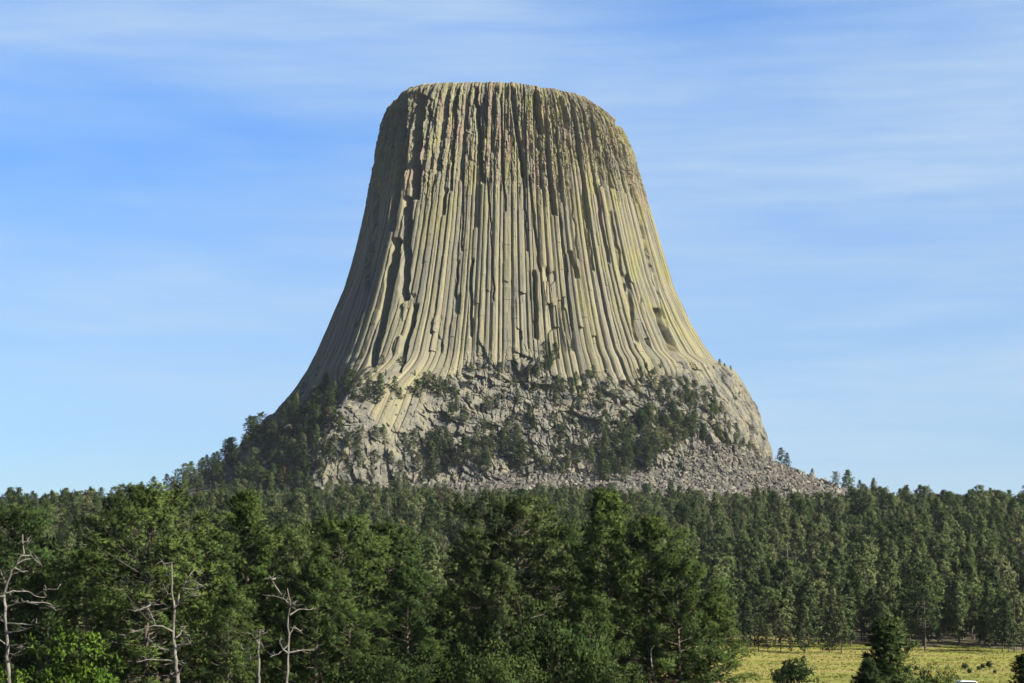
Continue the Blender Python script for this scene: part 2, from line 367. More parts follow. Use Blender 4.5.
# the columns of the lower left lean outward as they come down
arcw = np.clip(arcw, 0, TOT - 0.01)
ci = np.clip(np.searchsorted(bnd, arcw, 'right') - 1, 0, NC - 1)
wid = (bnd[1:] - bnd[:-1]); u = ((arcw - bnd[ci]) / wid[ci]) * 2 - 1
pk = rng.uniform(-0.45, 0.45, NC)[ci]
tent = np.where(u < pk, (u + 1) / (1 + pk), (1 - u) / (1 - pk))
lim = rng.uniform(0.35, 0.75, NC)[ci]; prof = np.minimum(tent, lim) / lim
crack = sm(0.80, 1.0, np.abs(u))
g1 = np.interp(np.arange(NC), np.arange(0, NC + 6, 5), rng.uniform(-1, 1, len(np.arange(0, NC + 6, 5))))
off = (1.4 * g1 + rng.uniform(-0.7, 0.7, NC))[ci]
D = wid[ci] * 0.30 * (prof - 1) - 0.8 * sm(0.86, 0.97, np.abs(u)) + off; Dcol = D.copy()
# broken columns: above / below a break the face steps back
for k in range(3):
    zb = rng.uniform(*[(225, 285), (180, 262), (128, 178)][k], NC)
    dd = rng.uniform(0, 1, NC) ** 2 * [2.6, 2.2, 2.4][k] * (rng.uniform(0, 1, NC) < [0.8, 0.22, 0.28][k])
    zz = Z + (1.2 * vnoise(arc / 1.6, 0 * Z, 0 * Z, 50 + k))
    if k < 2: D -= dd[ci] * (zz > zb[ci])
    else: D -= dd[ci] * (zz < zb[ci])
# upper third: weathered, blocky, horizontally jointed
up = sm(215, 262, Z + 14 * vnoise(arc / 12, 0 * Z, 0 * Z, 33)) 
jx = (ci * 7.3 + 0.5 * np.sign(u - pk))
jl = Z / 3.6 + 6 * h3(ci, ci * 0, ci * 0, 4)
jl = jl / 3.0
D += up * (h3(jx, np.floor(jl), jl * 0, 6) - 0.5) * 1.1
ff1, ff2, fid, fsl = worley(arc / 3.6, Z / 20, Rb * 0, 71)
D += up * ((fid - .5) * 1.2 - 0.4 * sm(0.16, 0.0, ff2 - ff1))
D += up * 0.5 * fbm(arc / 5, Z / 8, 0 * Z, 4, 40)
wq = worley(arc / 2.0 + 0.3 * vnoise(arc, Z, 0 * Z, 41), Z / 7.5, 0 * Z, 72)
D += up * ((wq[2] - .5) * 1.0 + 1.4 * wq[3] - 0.5 * sm(0.15, 0, wq[1] - wq[0]))
D += up * 0.4 * fbm(arc / 2.4, Z / 4.5, 0 * Z, 3, 49)
D += 0.25 * fbm(arc / 1.5, Z / 6, 0 * Z, 3, 44)
jm = Z / 9.0 + 11 * h3(ci, ci * 0, ci * 0, 14)
D += (1 - up) * (h3(ci, np.floor(jm), jm * 0, 16) - 0.5) * 0.5 * (h3(ci, ci * 0, ci * 0, 19) > 0.45)
# the large dark clefts: (column, row) at both ends in the photograph give their course over the rock face
clefts = [  # x0,row0,x1,row1,half width px,depth m
 (420, 96, 414, 198, 3.6, 4.5), (408, 198, 404, 300, 3.4, 4.0), (404, 110, 392, 230, 2.4, 3.0), (475, 88, 483, 182, 3.2, 4.5), (456, 90, 452, 190, 2.0, 3.0),
 (512, 88, 524, 176, 3.2, 4.2), (500, 92, 505, 210, 1.6, 2.5), (536, 92, 541, 134, 3.2, 4.0), (548, 150, 554, 214, 3.2, 3.6), (562, 98, 566, 128, 3.0, 3.5), (603, 140, 612, 188, 2.2, 3.0),
 (618, 122, 638, 202, 2.6, 4.0), (638, 202, 654, 285, 2.2, 3.6), (595, 184, 609, 262, 1.8, 3.0), (584, 190, 594, 270, 1.5, 2.6), (571, 190, 578, 258, 1.6, 2.6), (529, 176, 540, 270, 1.8, 3.0),
 (571, 253, 577, 277, 3.0, 5.0), (657, 310, 674, 352, 5.0, 5.0), (627, 276, 636, 342, 2.8, 4.4), (535, 272, 537, 338, 3.0, 4.5), (472, 260, 471, 336, 2.2, 3.0), (446, 190, 443, 214, 3.0, 3.0),
 (458, 262, 456, 298, 1.8, 3.0), (416, 306, 398, 372, 2.8, 4.0), (396, 240, 384, 318, 3.2, 4.5), (384, 318, 372, 366, 3.2, 4.5), (378, 190, 366, 290, 2.2, 3.5), (521, 140, 528, 250, 1.3, 2.2), (488, 180, 494, 300, 1.2, 2.0),
 (611, 212, 628, 300, 1.5, 2.6), (560, 215, 572, 330, 1.3, 2.2), (430, 100, 426, 150, 2.2, 3.0), (590, 100, 598, 150, 2.0, 3.0), (463, 170, 462, 250, 1.4, 2.2), (648, 250, 668, 330, 1.4, 2.5)]
front = np.sin(A) < 0.12
for i, (x0, r0, x1, r1, hw, dep) in enumerate(clefts):
    hw, dep = hw * (1.6 if x0 < 425 else 0.95), dep * (2.0 if x0 < 425 else 0.7 if x0 > 610 and r0 < 300 else 1.4)
    tt = np.clip((PY - r0) / (r1 - r0), -0.3, 1.3); xc = x0 + (x1 - x0) * tt + 1.0 * vnoise(PY / 9, 0 * PY, 0 * PY, 90 + i)
    endf = sm(r0 - 3, r0 + 2, PY) * sm(r1 + 3, r1 - 3, PY)
    D = D - np.where(front, dep * sm(hw, hw * 0.45, np.abs(PX - xc)) * endf, 0)
# rubble-filled bays and slabs that stand proud
for (x0, r0, x1, r1, hw) in [(549, 268, 555, 356, 7), (440, 318, 436, 352, 8), (408, 296, 398, 350, 9), (519, 300, 520, 345, 4), (560, 300, 570, 350, 5), (640, 300, 648, 345, 4), (458, 296, 457, 312, 4)]:
    tt = np.clip((PY - r0) / (r1 - r0), 0, 1); xc = x0 + (x1 - x0) * tt
    w = sm(hw, hw * 0.6, np.abs(PX - xc)) * sm(r0 - 4, r0 + 2, PY) * sm(r1 + 5, r1 - 2, PY) * front
    D = D + w * ((fid - 0.5) * 3.4 - 0.6 + 1.6 * fsl)
# where the columns end: broken base
front_ = np.sin(A) < 0
zbot = 114 + 15 * vnoise(arc / 19, 0 * A, 0 * A, 61) + 7 * vnoise(arc / 6, 0 * A, 0 * A, 62)
zbot = zbot - 2 * sm(0, 1, np.cos(A)) * 1.0 - 8 * sm(0.2, 1, -np.cos(A)) - 30 * np.exp(-((PX - 405) / 38) ** 2) * front_ 
low = sm(zbot + 15, zbot - 12, Z)
aX, aY = Rb * np.cos(A), Rb * np.sin(A)
m = Z < 165
D2 = np.zeros_like(D)
q = [aX[m], aY[m], Z[m]]
qa = q[0] + 3 * vnoise(q[0] / 9, q[1] / 9, q[2] / 9, 86); qz = q[2] + 0.12 * q[0] + 4 * vnoise(q[0] / 12, q[1] / 12, q[2] / 12, 87)
w1 = worley(qa / 13, q[1] / 13, qz / 34, 81); w2 = worley(qa / 4.8, q[1] / 4.8, qz / 15, 82); w3 = worley(qa / 2.2, q[1] / 2.2, qz / 6.0, 83)
bench = (q[2] / 17 + 0.8 * vnoise(q[0] / 30, q[1] / 30, 0 * qa, 85)); bench = bench - np.floor(bench)
D2[m] = (w1[2] - .5) * 7 + w1[3] * 6 - 1.5 * sm(0.08, 0, w1[1] - w1[0]) + (w2[2] - .5) * 3.6 + w2[3] * 3.5 + 1.0 * fbm(qa / 2.6, q[1] / 2.6, qz / 7, 3, 88) - 1.2 * sm(0.10, 0, w2[1] - w2[0]) + (w3[2] - .5) * 1.5 + w3[3] * 1.8 + 2.5 * fbm(q[0] / 26, q[1] / 26, q[2] / 26, 3, 84) + 2.2 * (np.where(bench < 0.75, bench / 0.75, (1 - bench) / 0.25) - 0.5) * -1 + 0.35 * Dcol[m]
# the right shoulder is a smoother slab with fine bedding
smooth_r = sm(0.62, 0.9, np.cos(A)) * 0.5
D2 = D2 * (1 - smooth_r) 
D2 = D2 * (1 - 0.35 * np.exp(-((PX - 390) / 60) ** 2) * front_)
D = D * (1 - low) + low * (D2 * 0.85 + off * 0.5 * smooth_r)
D = D * (1 - 0.6 * sm(296, 306, Zr)) - 0.8 * sm(296, 306, Zr)
Rr = Rb + D
top = sm(290, 305, Zr)
Rr = Rr + top * (0.9 * fbm(arc / 4, Z / 4, 0 * Z, 3, 95) - 0.8)
Zf = Z + np.where(Zr > 285, sm(285, 306, Zr) * 0.7 * fbm(arc / 5, 0 * Z, 0 * Z, 3, 96), 0)
TX, TY, TZ = CX + Rr * np.cos(A), CY + Rr * np.sin(A), Zf
lichen = np.clip(0.25 + 0.65 * sm(170, 270, Z) + 0.45 * sm(0.2, 0.9, np.cos(A)) * sm(110, 160, Z), 0, 1) * (1 - 0.6 * low)
pinkw = np.clip(sm(205, 250, Z) * 0.9 + 0.15, 0, 1) * (1 - low)
rghw = np.clip(0.10 + 0.75 * up + 0.3 * sm(280, 300, Z), 0, 1.3)
colr = rng.uniform(0, 1, NC)[ci]
TV = np.stack([TX.ravel(), TY.ravel(), TZ.ravel()], 1)
TF = grid_faces(NR, NA, True)
fi = TF[:, 0]; is_low = (low.ravel()[fi] > 0.5)
def sub(V, Fc, keep, attrs):
    Fk = Fc[keep]; used, inv = np.unique(Fk.ravel(), return_inverse=True)
    return V[used], inv.reshape(Fk.shape), {k: v.ravel()[used] for k, v in attrs.items()}
tower = ob("rock_tower", None, loc=(CX, CY, 50.0)); tower.empty_display_size = 20
tag(tower, "huge flat topped rock tower of vertical fluted columns rising above the pine forest", "rock tower")
TVl = TV - np.array([CX, CY, 50.0])
AT = dict(arc=arc, hgt=Z, colrand=colr, lichen=lichen, pink=pinkw, rgh=rghw, lowf=sm(0.1, 0.9, low + 0.8 * fbm(arc / 7, Z / 22, 0 * Z, 3, 63)))
v, f_, at = sub(TVl, TF, ~is_low, AT); ob("column_wall", mesh_np("column_wall", v, f_, M_col, at), tower)
v, f_, at = sub(TVl, TF, is_low, AT); ob("rock_base", mesh_np("rock_base", v, f_, M_col, at), tower)
# cap
rings = 46; rimX, rimY, rimZ = TX[-1], TY[-1], TZ[-1]
cv = []
for k in range(rings + 1):
    s_ = 1 - k / rings * 0.995
    x_ = CX + (rimX - CX) * s_; y_ = CY + (rimY - CY) * s_
    z_ = rimZ * 1.0 + (307.0 - rimZ) * (1 - s_) ** 1.0 + 1.4 * fbm(x_ / 7, y_ / 7, 0 * x_, 3, 97) * (k > 0) + 2.0 * (1 - s_ ** 4)
    cv.append(np.stack([x_, y_, z_], 1))
cv = np.concatenate(cv) - np.array([CX, CY, 50.0])
ob("summit_cap", mesh_np("summit_cap", cv, grid_faces(rings + 1, NA, True), M_cap), tower)

# surfaces to stand things on
step = 3
ii = np.arange(0, NR, step); jj = np.arange(0, NA, step)
lowV = np.stack([TX[np.ix_(ii, jj)], TY[np.ix_(ii, jj)], TZ[np.ix_(ii, jj)]], -1).reshape(-1, 3)
lowF = grid_faces(len(ii), len(jj), True)
gi = np.where(np.abs(ax) < 700)[0]; gj = np.where((ay > -10) & (ay < 1900))[0]
gV = np.stack([XX[np.ix_(gj, gi)], YY[np.ix_(gj, gi)], ZZ[np.ix_(gj, gi)]], -1).reshape(-1, 3); gF = grid_faces(len(gj), len(gi))
bvh = BVHTree.FromPolygons(np.concatenate([lowV, gV]).tolist(), np.concatenate([lowF, gF + len(lowV)]).tolist())
def hit(px, row):
    p, nr, i, d = bvh.ray_cast(Vector((0, 0, 0)), ray(px, row), 4000)
    return p, nr
def gz(x, y): return float(terrain(np.array([x]), np.array([y]))[0])
def inside_tower(x, y, margin=0):
    a = math.atan2(y - CY, x - CX); z = gz(x, y)
    return math.hypot(x - CX, y - CY) < float(radius(np.array([a]), np.array([z]))[0]) + margin

# ------------------------------------------------------------ talus boulders
def inpoly(px, py, poly):
    c = False; j = len(poly) - 1
    for i in range(len(poly)):
        if (poly[i][1] > py) != (poly[j][1] > py) and px < (poly[j][0] - poly[i][0]) * (py - poly[i][1]) / (poly[j][1] - poly[i][1]) + poly[i][0]: c = not c
        j = i
    return c
ICO = None
def ico():
    import bmesh
    bm = bmesh.new(); bmesh.ops.create_icosphere(bm, subdivisions=1, radius=1); vs = np.array([v.co[:] for v in bm.verts]); fs = np.array([[v.index for v in f.verts] for f in bm.faces]); bm.free(); return vs, fs
IV, IF = ico()
def boulders(P, R, rng):
    n_ = len(P); V = np.repeat(IV[None], n_, 0).copy()
    # angular blocks: clamp the sphere with random planes, stretch, turn
    for k in range(7):
        d = rng.normal(size=(n_, 3)); d /= np.linalg.norm(d, axis=1, keepdims=True)
        dist = np.einsum('nvk,nk->nv', V, d); lim = rng.uniform(0.3, 0.62, n_)[:, None]
        ex = np.clip(dist - lim, 0, None); V -= ex[..., None] * d[:, None, :]
    V *= rng.uniform(0.65, 1.45, (n_, 1, 3)) * 1.35
    a = rng.uniform(0, 6.28, n_); tlt = rng.uniform(-0.7, 0.7, n_)
    c, s = np.cos(tlt)[:, None], np.sin(tlt)[:, None]
    x, y, z = V[..., 0], V[..., 1] * c - V[..., 2] * s, V[..., 1] * s + V[..., 2] * c
    c, s = np.cos(a)[:, None], np.sin(a)[:, None]
    V = np.stack([x * c - y * s, x * s + y * c, z], -1) * np.asarray(R)[:, None, None] + np.asarray(P)[:, None, :]
    Fc = (IF[None] + (np.arange(n_) * len(IV))[:, None, None]).reshape(-1, 3)
    return V.reshape(-1, 3), Fc, np.repeat(rng.uniform(0, 1, n_), len(IV))
TALUS = [(600, 512), (628, 490), (655, 478), (680, 458), (704, 446), (728, 442), (748, 452), (770, 462), (800, 474), (835, 488), (860, 505), (800, 520), (700, 520)]
TALUS2 = [(425, 500), (450, 486), (485, 473), (520, 472), (560, 474), (600, 472), (655, 472), (650, 492), (620, 512), (430, 512)]
TALUS3 = [(335, 500), (370, 486), (400, 488), (430, 500)]
rb = np.random.default_rng(5)
P, Rr_ = [], []
for (x0, x1, y0, y1, poly, cnt) in [(595, 862, 440, 522, TALUS, 19000), (425, 656, 468, 512, TALUS2, 7500), (335, 430, 480, 505, TALUS3, 150)]:
    for _ in range(cnt):
        px, pr_ = rb.uniform(x0, x1), rb.uniform(y0, y1)
        if not inpoly(px + rb.normal(0, 2), pr_ + rb.normal(0, 1.2), poly): continue
        p, nr = hit(px, pr_)
        if p is None or p.y < 1100: continue
        s_ = 0.5 + 1.3 * rb.random() ** 4
        P.append((p.x, p.y, p.z + 0.1 * s_)); Rr_.append(s_)
# far side of the cone's right flank, out of the first view
for _ in range(1500):
    a = rb.uniform(-0.75, 0.9); rho = rb.uniform(150, 250); x, y = CX + rho * math.cos(a), CY + rho * math.sin(a)
    if inside_tower(x, y, -3): continue
    P.append((x, y, gz(x, y))); Rr_.append(0.85 + 1.9 * rb.random() ** 3.5)
V, Fc, tn = boulders(np.array(P), np.array(Rr_), rb)
tag(ob("talus_boulders", mesh_np("talus_boulders", V, Fc, M_tal, {'tint': tn})), "slope of loose grey boulders spilling from the foot of the rock tower", "boulders", kind='stuff')
# rubble lying on the ledges of the tower's base
P, Rr_ = [], []
for _ in range(900):
    px, pr_ = rb.uniform(300, 762), rb.uniform(372, 490)
    p, nr = hit(px, pr_)
    if p is None or nr.z < 0.25 or p.z > 128 or p.y < 1130 or p.x > 110: continue
    s_ = 0.45 + 1.2 * rb.random() ** 3; P.append((p.x, p.y, p.z)); Rr_.append(s_)
V, Fc, tn = boulders(np.array(P), np.array(Rr_), rb)
tag(ob("ledge_rubble", mesh_np("ledge_rubble", V, Fc, M_tal, {'tint': tn})), "broken rocks lying on the ledges below the columns", "rocks", kind='stuff')

# ------------------------------------------------------------ tree building
def tubes(paths, sides=6):
    Vs, Fs, base = [], [], 0
    for pts, rad in paths:
        pts = np.asarray(pts, float); m_ = len(pts); d = np.gradient(pts, axis=0); d /= np.linalg.norm(d, axis=1, keepdims=True) + 1e-9
        ref = np.where(np.abs(d[:, 2:3]) < 0.85, np.array([[0, 0, 1.0]]), np.array([[1.0, 0, 0]]))
        u_ = np.cross(d, ref); u_ /= np.linalg.norm(u_, axis=1, keepdims=True); w_ = np.cross(d, u_)
        th = np.arange(sides) / sides * 2 * math.pi
        ring = pts[:, None] + (u_[:, None] * np.cos(th)[None, :, None] + w_[:, None] * np.sin(th)[None, :, None]) * np.asarray(rad)[:, None, None]
        Vs.append(ring.reshape(-1, 3)); Fs.append(grid_faces(m_, sides, True) + base); base += m_ * sides
    return np.concatenate(Vs), np.concatenate(Fs)
def blades(C, Dr, Ln, Wd, rng):
    """one triangle per row: from C along Dr"""
    n_ = len(C); side = np.cross(Dr, rng.normal(size=(n_, 3))); side /= np.linalg.norm(side, axis=1, keepdims=True) + 1e-9
    V = np.stack([C - side * (Wd / 2)[:, None], C + side * (Wd / 2)[:, None], C + Dr * Ln[:, None]], 1).reshape(-1, 3)
    return V
def unit(n_, rng):
    d = rng.normal(size=(n_, 3)); return d / np.linalg.norm(d, axis=1, keepdims=True)
def foliage(cl, cr, tuft, nb, Ln, Wd, rng, flat=0.65, upb=0.35, zc=None):
    cl = np.asarray(cl); cr = np.asarray(cr); n_ = len(cl)
    ctint = rng.uniform(0, 1, n_)
    idx = np.repeat(np.arange(n_), tuft); d = unit(len(idx), rng); d[:, 2] += upb; d /= np.linalg.norm(d, axis=1, keepdims=True)
    pos = cl[idx] + d * (cr[idx] * rng.uniform(0.25, 1, len(idx)) ** 0.6)[:, None] * np.array([1, 1, flat])
    idb = np.repeat(np.arange(len(idx)), nb)
    db = d[idb] + unit(len(idb), rng) * 0.75; db[:, 2] += 0.15; db /= np.linalg.norm(db, axis=1, keepdims=True)
    V = blades(pos[idb], db, Ln * rng.uniform(0.7, 1.3, len(idb)), Wd * rng.uniform(0.7, 1.3, len(idb)), rng)
    Fc = np.arange(len(V)).reshape(-1, 3)
    tt = np.clip(ctint[idx][idb] * 0.75 + rng.uniform(0, 0.25, len(idb)), 0, 1)
    cd = cl[idx]; zc_ = cd[:, 2].min() if zc is None else zc
    mid = 0.5 * (cl[:, 2].min() + cl[:, 2].max()); half = 0.5 * (cl[:, 2].max() - cl[:, 2].min()) + 0.1
    rad_ = np.percentile(np.hypot(cl[:, 0], cl[:, 1]), 90) + 0.1
    cd = np.stack([cd[:, 0] / rad_, cd[:, 1] / rad_, 0.25 + 0.55 * (cd[:, 2] - mid) / half], 1)
    nn = (0.75 * d + 0.75 * cd)[idb] + unit(len(idb), rng) * 0.28
    nn /= np.linalg.norm(nn, axis=1, keepdims=True) + 1e-9
    return V, Fc, np.repeat(tt, 3), np.repeat(nn, 3, axis=0)
def pine_parts(seed, H, R, cb=0.22, shape='cone', limbs=85, clumps=6, tuft=8, nb=6, Ln=0.34, Wd=0.06, crad=0.55, bare=0.0, sides=7):
    rng = np.random.default_rng(seed)
    tz = np.linspace(0, H * 0.97, 9); bend = rng.normal(0, 0.012 * H, 2)
    tp = np.stack([bend[0] * (tz / H) ** 2 + 0.03 * rng.normal(size=9), bend[1] * (tz / H) ** 2 + 0.03 * rng.normal(size=9), tz], 1); tp[0, :2] = 0
    tp[0, 2] = -0.4
    r0 = H * 0.0135 + 0.04
    paths = [(tp, r0 * (1 - 0.93 * tz / H))]
    cl, cr = [], []
    lump = rng.uniform(0, 6.28, 3)
    for i in range(limbs):
        t_ = (i + rng.uniform(0, 1)) / limbs; z = H * (cb + (0.985 - cb) * t_)
        if shape == 'cone': pf_ = min(1, 0.55 + 2.2 * t_) * (1 - t_) ** 0.6 * 1.1 + 0.06
        elif shape == 'round': pf_ = math.sqrt(max(0, 1 - (1.9 * t_ - 0.86) ** 2 * 0.93)) * (1 if t_ > .2 else 0.75 + t_) + 0.04
        else: pf_ = 0.62 * (1 - t_) ** 0.6 + 0.25 * math.sin(math.pi * t_) + 0.08
        az = i * 2.399 + rng.uniform(-0.5, 0.5)
        ln = R * pf_ * rng.uniform(0.62, 1.08) * (1 + 0.18 * math.sin(2 * az + lump[0] + 5 * t_) + 0.10 * math.sin(3 * az + lump[1]))
        if rng.random() < 0.10: ln *= 0.45
        el = -0.28 + 1.0 * t_ + rng.uniform(-0.12, 0.15)
        q = np.linspace(0, 1, 5); bx, by = np.interp(z, tz, tp[:, 0]), np.interp(z, tz, tp[:, 1])
        hx = ln * q * math.cos(el * 0.8); hz = ln * (q * math.sin(el * 0.8) + 0.22 * q ** 2.2)
        az2 = az + rng.uniform(-0.25, 0.25) * q
        pts = np.stack([bx + hx * np.cos(az2), by + hx * np.sin(az2), z + hz], 1)
        lr = max(0.018, r0 * 0.30 * (1 - 0.7 * t_))
        paths.append((pts, lr * (1 - 0.75 * q)))
        if rng.random() < bare: continue
        nc = max(2, int(round(clumps * (0.35 + 0.65 * pf_) * rng.uniform(0.8, 1.2))))
        for k in range(nc):
            s_ = 1 - rng.uniform(0, 1) ** 1.6 * 0.62 if k else 1.0
            p = np.array([np.interp(s_, q, pts[:, j]) for j in range(3)])
            lat = rng.uniform(-1, 1) * ln * 0.26 * (1.25 - s_) * 1.6
            p += np.array([-math.sin(az), math.cos(az), 0]) * lat + np.array([0, 0, rng.uniform(-0.05, 0.3)])
            cl.append(p); cr.append(crad * rng.uniform(0.65, 1.25))
    for k in range(4): cl.append(tp[-1] + np.array([rng.normal(0, .15), rng.normal(0, .15), 0.35 * k - 0.5])); cr.append(crad * 0.6)
    fol = foliage(cl, cr, tuft, nb, Ln, Wd, rng)
    tv, tf = tubes(paths, sides)
    return (tv, tf), fol
def broad_parts(seed, H, R, tuft=40, leaf=0.22, nclump=130, base=0.12, sides=6, crad=0.6):
    rng = np.random.default_rng(seed)
    stems = []; cl, cr = [], []
    lobes = [(0, 0, H * 0.68, R * 0.75)] + [(R * 0.55 * math.cos(a), R * 0.55 * math.sin(a), H * rng.uniform(0.38, 0.72), R * rng.uniform(0.42, 0.6)) for a in rng.uniform(0, 6.28, 7)]
    for (x, y, z, r) in lobes:
        q = np.linspace(0, 1, 5); pts = np.stack([x * q ** 1.4, y * q ** 1.4, -0.3 + (z + 0.3) * q], 1) + rng.normal(0, 0.04, (5, 3)); pts[0, :2] *= 0.2
        stems.append((pts, (0.05 + 0.012 * H) * (1 - 0.7 * q)))
        for k in range(nclump // len(lobes)):
            d = unit(1, rng)[0]
            p = np.array([x, y, z]) + d * r * rng.uniform(0.6, 1.05) * np.array([1, 1, 0.85])
            if p[2] < base * H: p[2] = base * H + rng.uniform(0, 0.4)
            cl.append(p); cr.append(crad * rng.uniform(0.6, 1.2))
            if k % 4 == 0:
                stems.append((np.stack([np.interp([0.55, 0.8, 1], q, pts[:, 0]) * [1, .6, 0] + p[0] * np.array([0, .4, 1]), np.interp([0.55, 0.8, 1], q, pts[:, 1]) * [1, .6, 0] + p[1] * np.array([0, .4, 1]), np.interp([0.55, 0.8, 1], q, pts[:, 2]) * [1, .6, 0] + p[2] * np.array([0, .4, 1])], 1), np.array([0.03, 0.02, 0.01])))
    fol = foliage(cl, cr, tuft, 1, leaf, leaf * 0.8, rng, flat=0.85, upb=0.2)
    tv, tf = tubes(stems, sides)
    return (tv, tf), fol
def crown_mesh(name, fol, mat): return mesh_np(name, fol[0], fol[1], mat, {'tint': fol[2], 'nrm': fol[3]})
class Kind:
    def __init__(self, parts, leaf, bark=None, H=1.0):
        self.H = float(np.percentile(parts[1][0][:, 2], 99.9)); self.parts = parts
        self.trunk = mesh_np("trunk", parts[0][0], parts[0][1], bark or M_bark, smooth=True)
        self.crown = crown_mesh("crown", parts[1], leaf)
        self.leaf, self.bark = leaf, bark or M_bark
    def joined(self):
        (tv, tf), (fv, ff, ft, fn) = self.parts
        t1 = np.concatenate([tf[:, :3], tf[:, [0, 2, 3]]]); V = np.concatenate([tv, fv]); Fc = np.concatenate([t1, ff + len(tv)])
        return mesh_np("forest_tree", V, Fc, [self.bark, self.leaf], {'tint': np.concatenate([np.zeros(len(tv)), ft]), 'nrm': np.concatenate([np.tile([[0, 0, 1.0]], (len(tv), 1)), fn])}, midx=np.concatenate([np.zeros(len(t1)), np.ones(len(ff))]))
def place(kind, name, cat, loc, H, label, group=None, rz=0.0, wide=1.0):
    s_ = H / kind.H
    e = ob(name, None, loc=loc); e.rotation_euler = (0, 0, rz); e.scale = (s_ * wide, s_ * wide, s_); e.empty_display_size = 1
    tag(e, label, cat, group)
    ob("trunk", kind.trunk, e); ob("crown", kind.crown, e)
    return e

# near kinds (full detail)
NP = [Kind(pine_parts(100 + i, 18, [5.0, 4.2, 3.6, 4.6, 5.2][i], [0.16, 0.14, 0.12, 0.2, 0.15][i], ['round', 'cone', 'cone', 'round', 'cone'][i], 88, 8, 14, 8, 0.30, 0.062, 0.58), M_needle, H=18) for i in range(5)]
NS = [Kind(pine_parts(140 + i, 9, [3.2, 2.0][i], 0.06, ['round', 'cone'][i], 52, 7, 12, 6, 0.28, 0.085, 0.45), M_dark, H=9) for i in range(2)]
OK_ = [Kind(broad_parts(150 + i, 7, 4.2, 46, 0.17, 300, 0.05, crad=0.62), M_oak, H=7) for i in range(2)]
BR = Kind(broad_parts(160, 7, 3.6, 52, 0.19, 280, 0.05, crad=0.62), M_bright, H=7)
SH = Kind(broad_parts(170, 3, 2.2, 26, 0.26, 80, 0.02, crad=0.42), M_dark, H=3)
# slope kinds
FK = [Kind(pine_parts(200 + i, 14, R, cb, sh, lm, 4, 7, 3, 0.50, 0.30, 0.62, sides=4), M_far, H=14)
      for i, (R, cb, sh, lm) in enumerate([(3.5, 0.10, 'cone', 46), (3.2, 0.18, 'round', 42), (3.7, 0.20, 'round', 42), (3.1, 0.07, 'cone', 48), (3.5, 0.32, 'round', 36), (2.7, 0.12, 'thin', 44)])]
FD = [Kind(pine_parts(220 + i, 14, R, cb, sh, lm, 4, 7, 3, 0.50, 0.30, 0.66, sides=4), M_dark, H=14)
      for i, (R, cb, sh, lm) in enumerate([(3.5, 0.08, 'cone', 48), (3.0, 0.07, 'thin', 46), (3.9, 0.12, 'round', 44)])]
FB = Kind(pine_parts(230, 12, 2.0, 0.2, 'thin', 36, 4, 4, 3, 0.38, 0.13, 0.45, sides=4), M_brown, H=12)
FS = Kind(pine_parts(231, 13, 2.2, 0.25, 'thin', 34, 2, 1, 2, 0.3, 0.08, 0.3, bare=0.9, sides=4), M_shrub, M_snag, H=13)
FH = Kind(broad_parts(232, 3, 2.0, 14, 0.36, 60, 0.02, sides=4, crad=0.45), M_shrub, H=3)

# ---- foreground trees: (px of the top, row of the top, distance, kind, width factor, name, category, label)
def at_px(px, d):
    x = (px - 512) / F * d; return x, d
near = [
 (150, 483, 150, NP[0], 1.10, "tall broad rounded pine behind the bare tree with the long crooked limbs, left of centre"),
 (12, 503, 158, NP[3], 0.95, "pine at the left border behind the forked bare tree"),
 (92, 548, 172, NP[1], 0.95, "shorter pine between the left border pine and the big rounded pine"),
 (52, 566, 150, NP[4], 0.80, "low wide pine right behind the bright green leafy tree"),
 (250, 490, 168, NP[2], 1.05, "pine with a narrow pointed top right of the big rounded pine"),
 (207, 528, 160, NP[1], 0.90, "dark pine squeezed between the big rounded pine and the narrow pointed pine"),
 (292, 522, 176, NP[3], 0.85, "pine with a blunt top just right of the narrow pointed pine"),
 (338, 513, 166, NP[0], 0.80, "rounded pine standing highest above the bare grey snags left of centre"),
 (318, 556, 145, NP[4], 0.72, "low bushy pine in front of the grey snags' right side"),
 (386, 522, 172, NP[1], 1.0, "conical pine at the left side of the dark gap before the centre pines"),
 (408, 566, 158, NP[4], 0.80, "lower pine whose right side borders the dark gap left of the centre pines"),
 (448, 585, 185, NP[2], 0.95, "small dark pine standing back in the shaded gap left of the centre pines"),
 (474, 528, 178, NP[1], 0.9, "dark pine forming the left shoulder of the centre group"),
 (519, 493, 166, NP[3], 0.88, "pine with a rounded light green top, highest of the centre group"),
 (556, 520, 172, NP[0], 0.78, "pine between the two highest tops of the centre group"),
 (500, 560, 152, NP[4], 0.70, "pine low in front of the centre group, right above the leafy oak"),
 (609, 488, 160, NP[1], 0.95, "very dark tall pine at the right of the centre group"),
 (646, 515, 153, NP[4], 0.92, "pine with sloping right side in front of the tall dark pine"),
 (678, 556, 150, NP[3], 0.72, "shorter pine stepping down towards the meadow"),
 (706, 592, 152, NP[1], 0.85, "small pine low on the right end of the foreground group beside the meadow"),
 (590, 590, 140, NP[0], 0.62, "dark pine low between the leafy oak and the forked pale trunk"),
 (232, 590, 138, NP[0], 0.60, "low round pine right of the bare tree with the long crooked limbs"),
 (430, 640, 128, NP[0], 0.50, "low pine at the bottom edge below the dark gap"),
 (350, 608, 136, NP[3], 0.62, "low pine right of the grey snags at the bottom edge"),
]
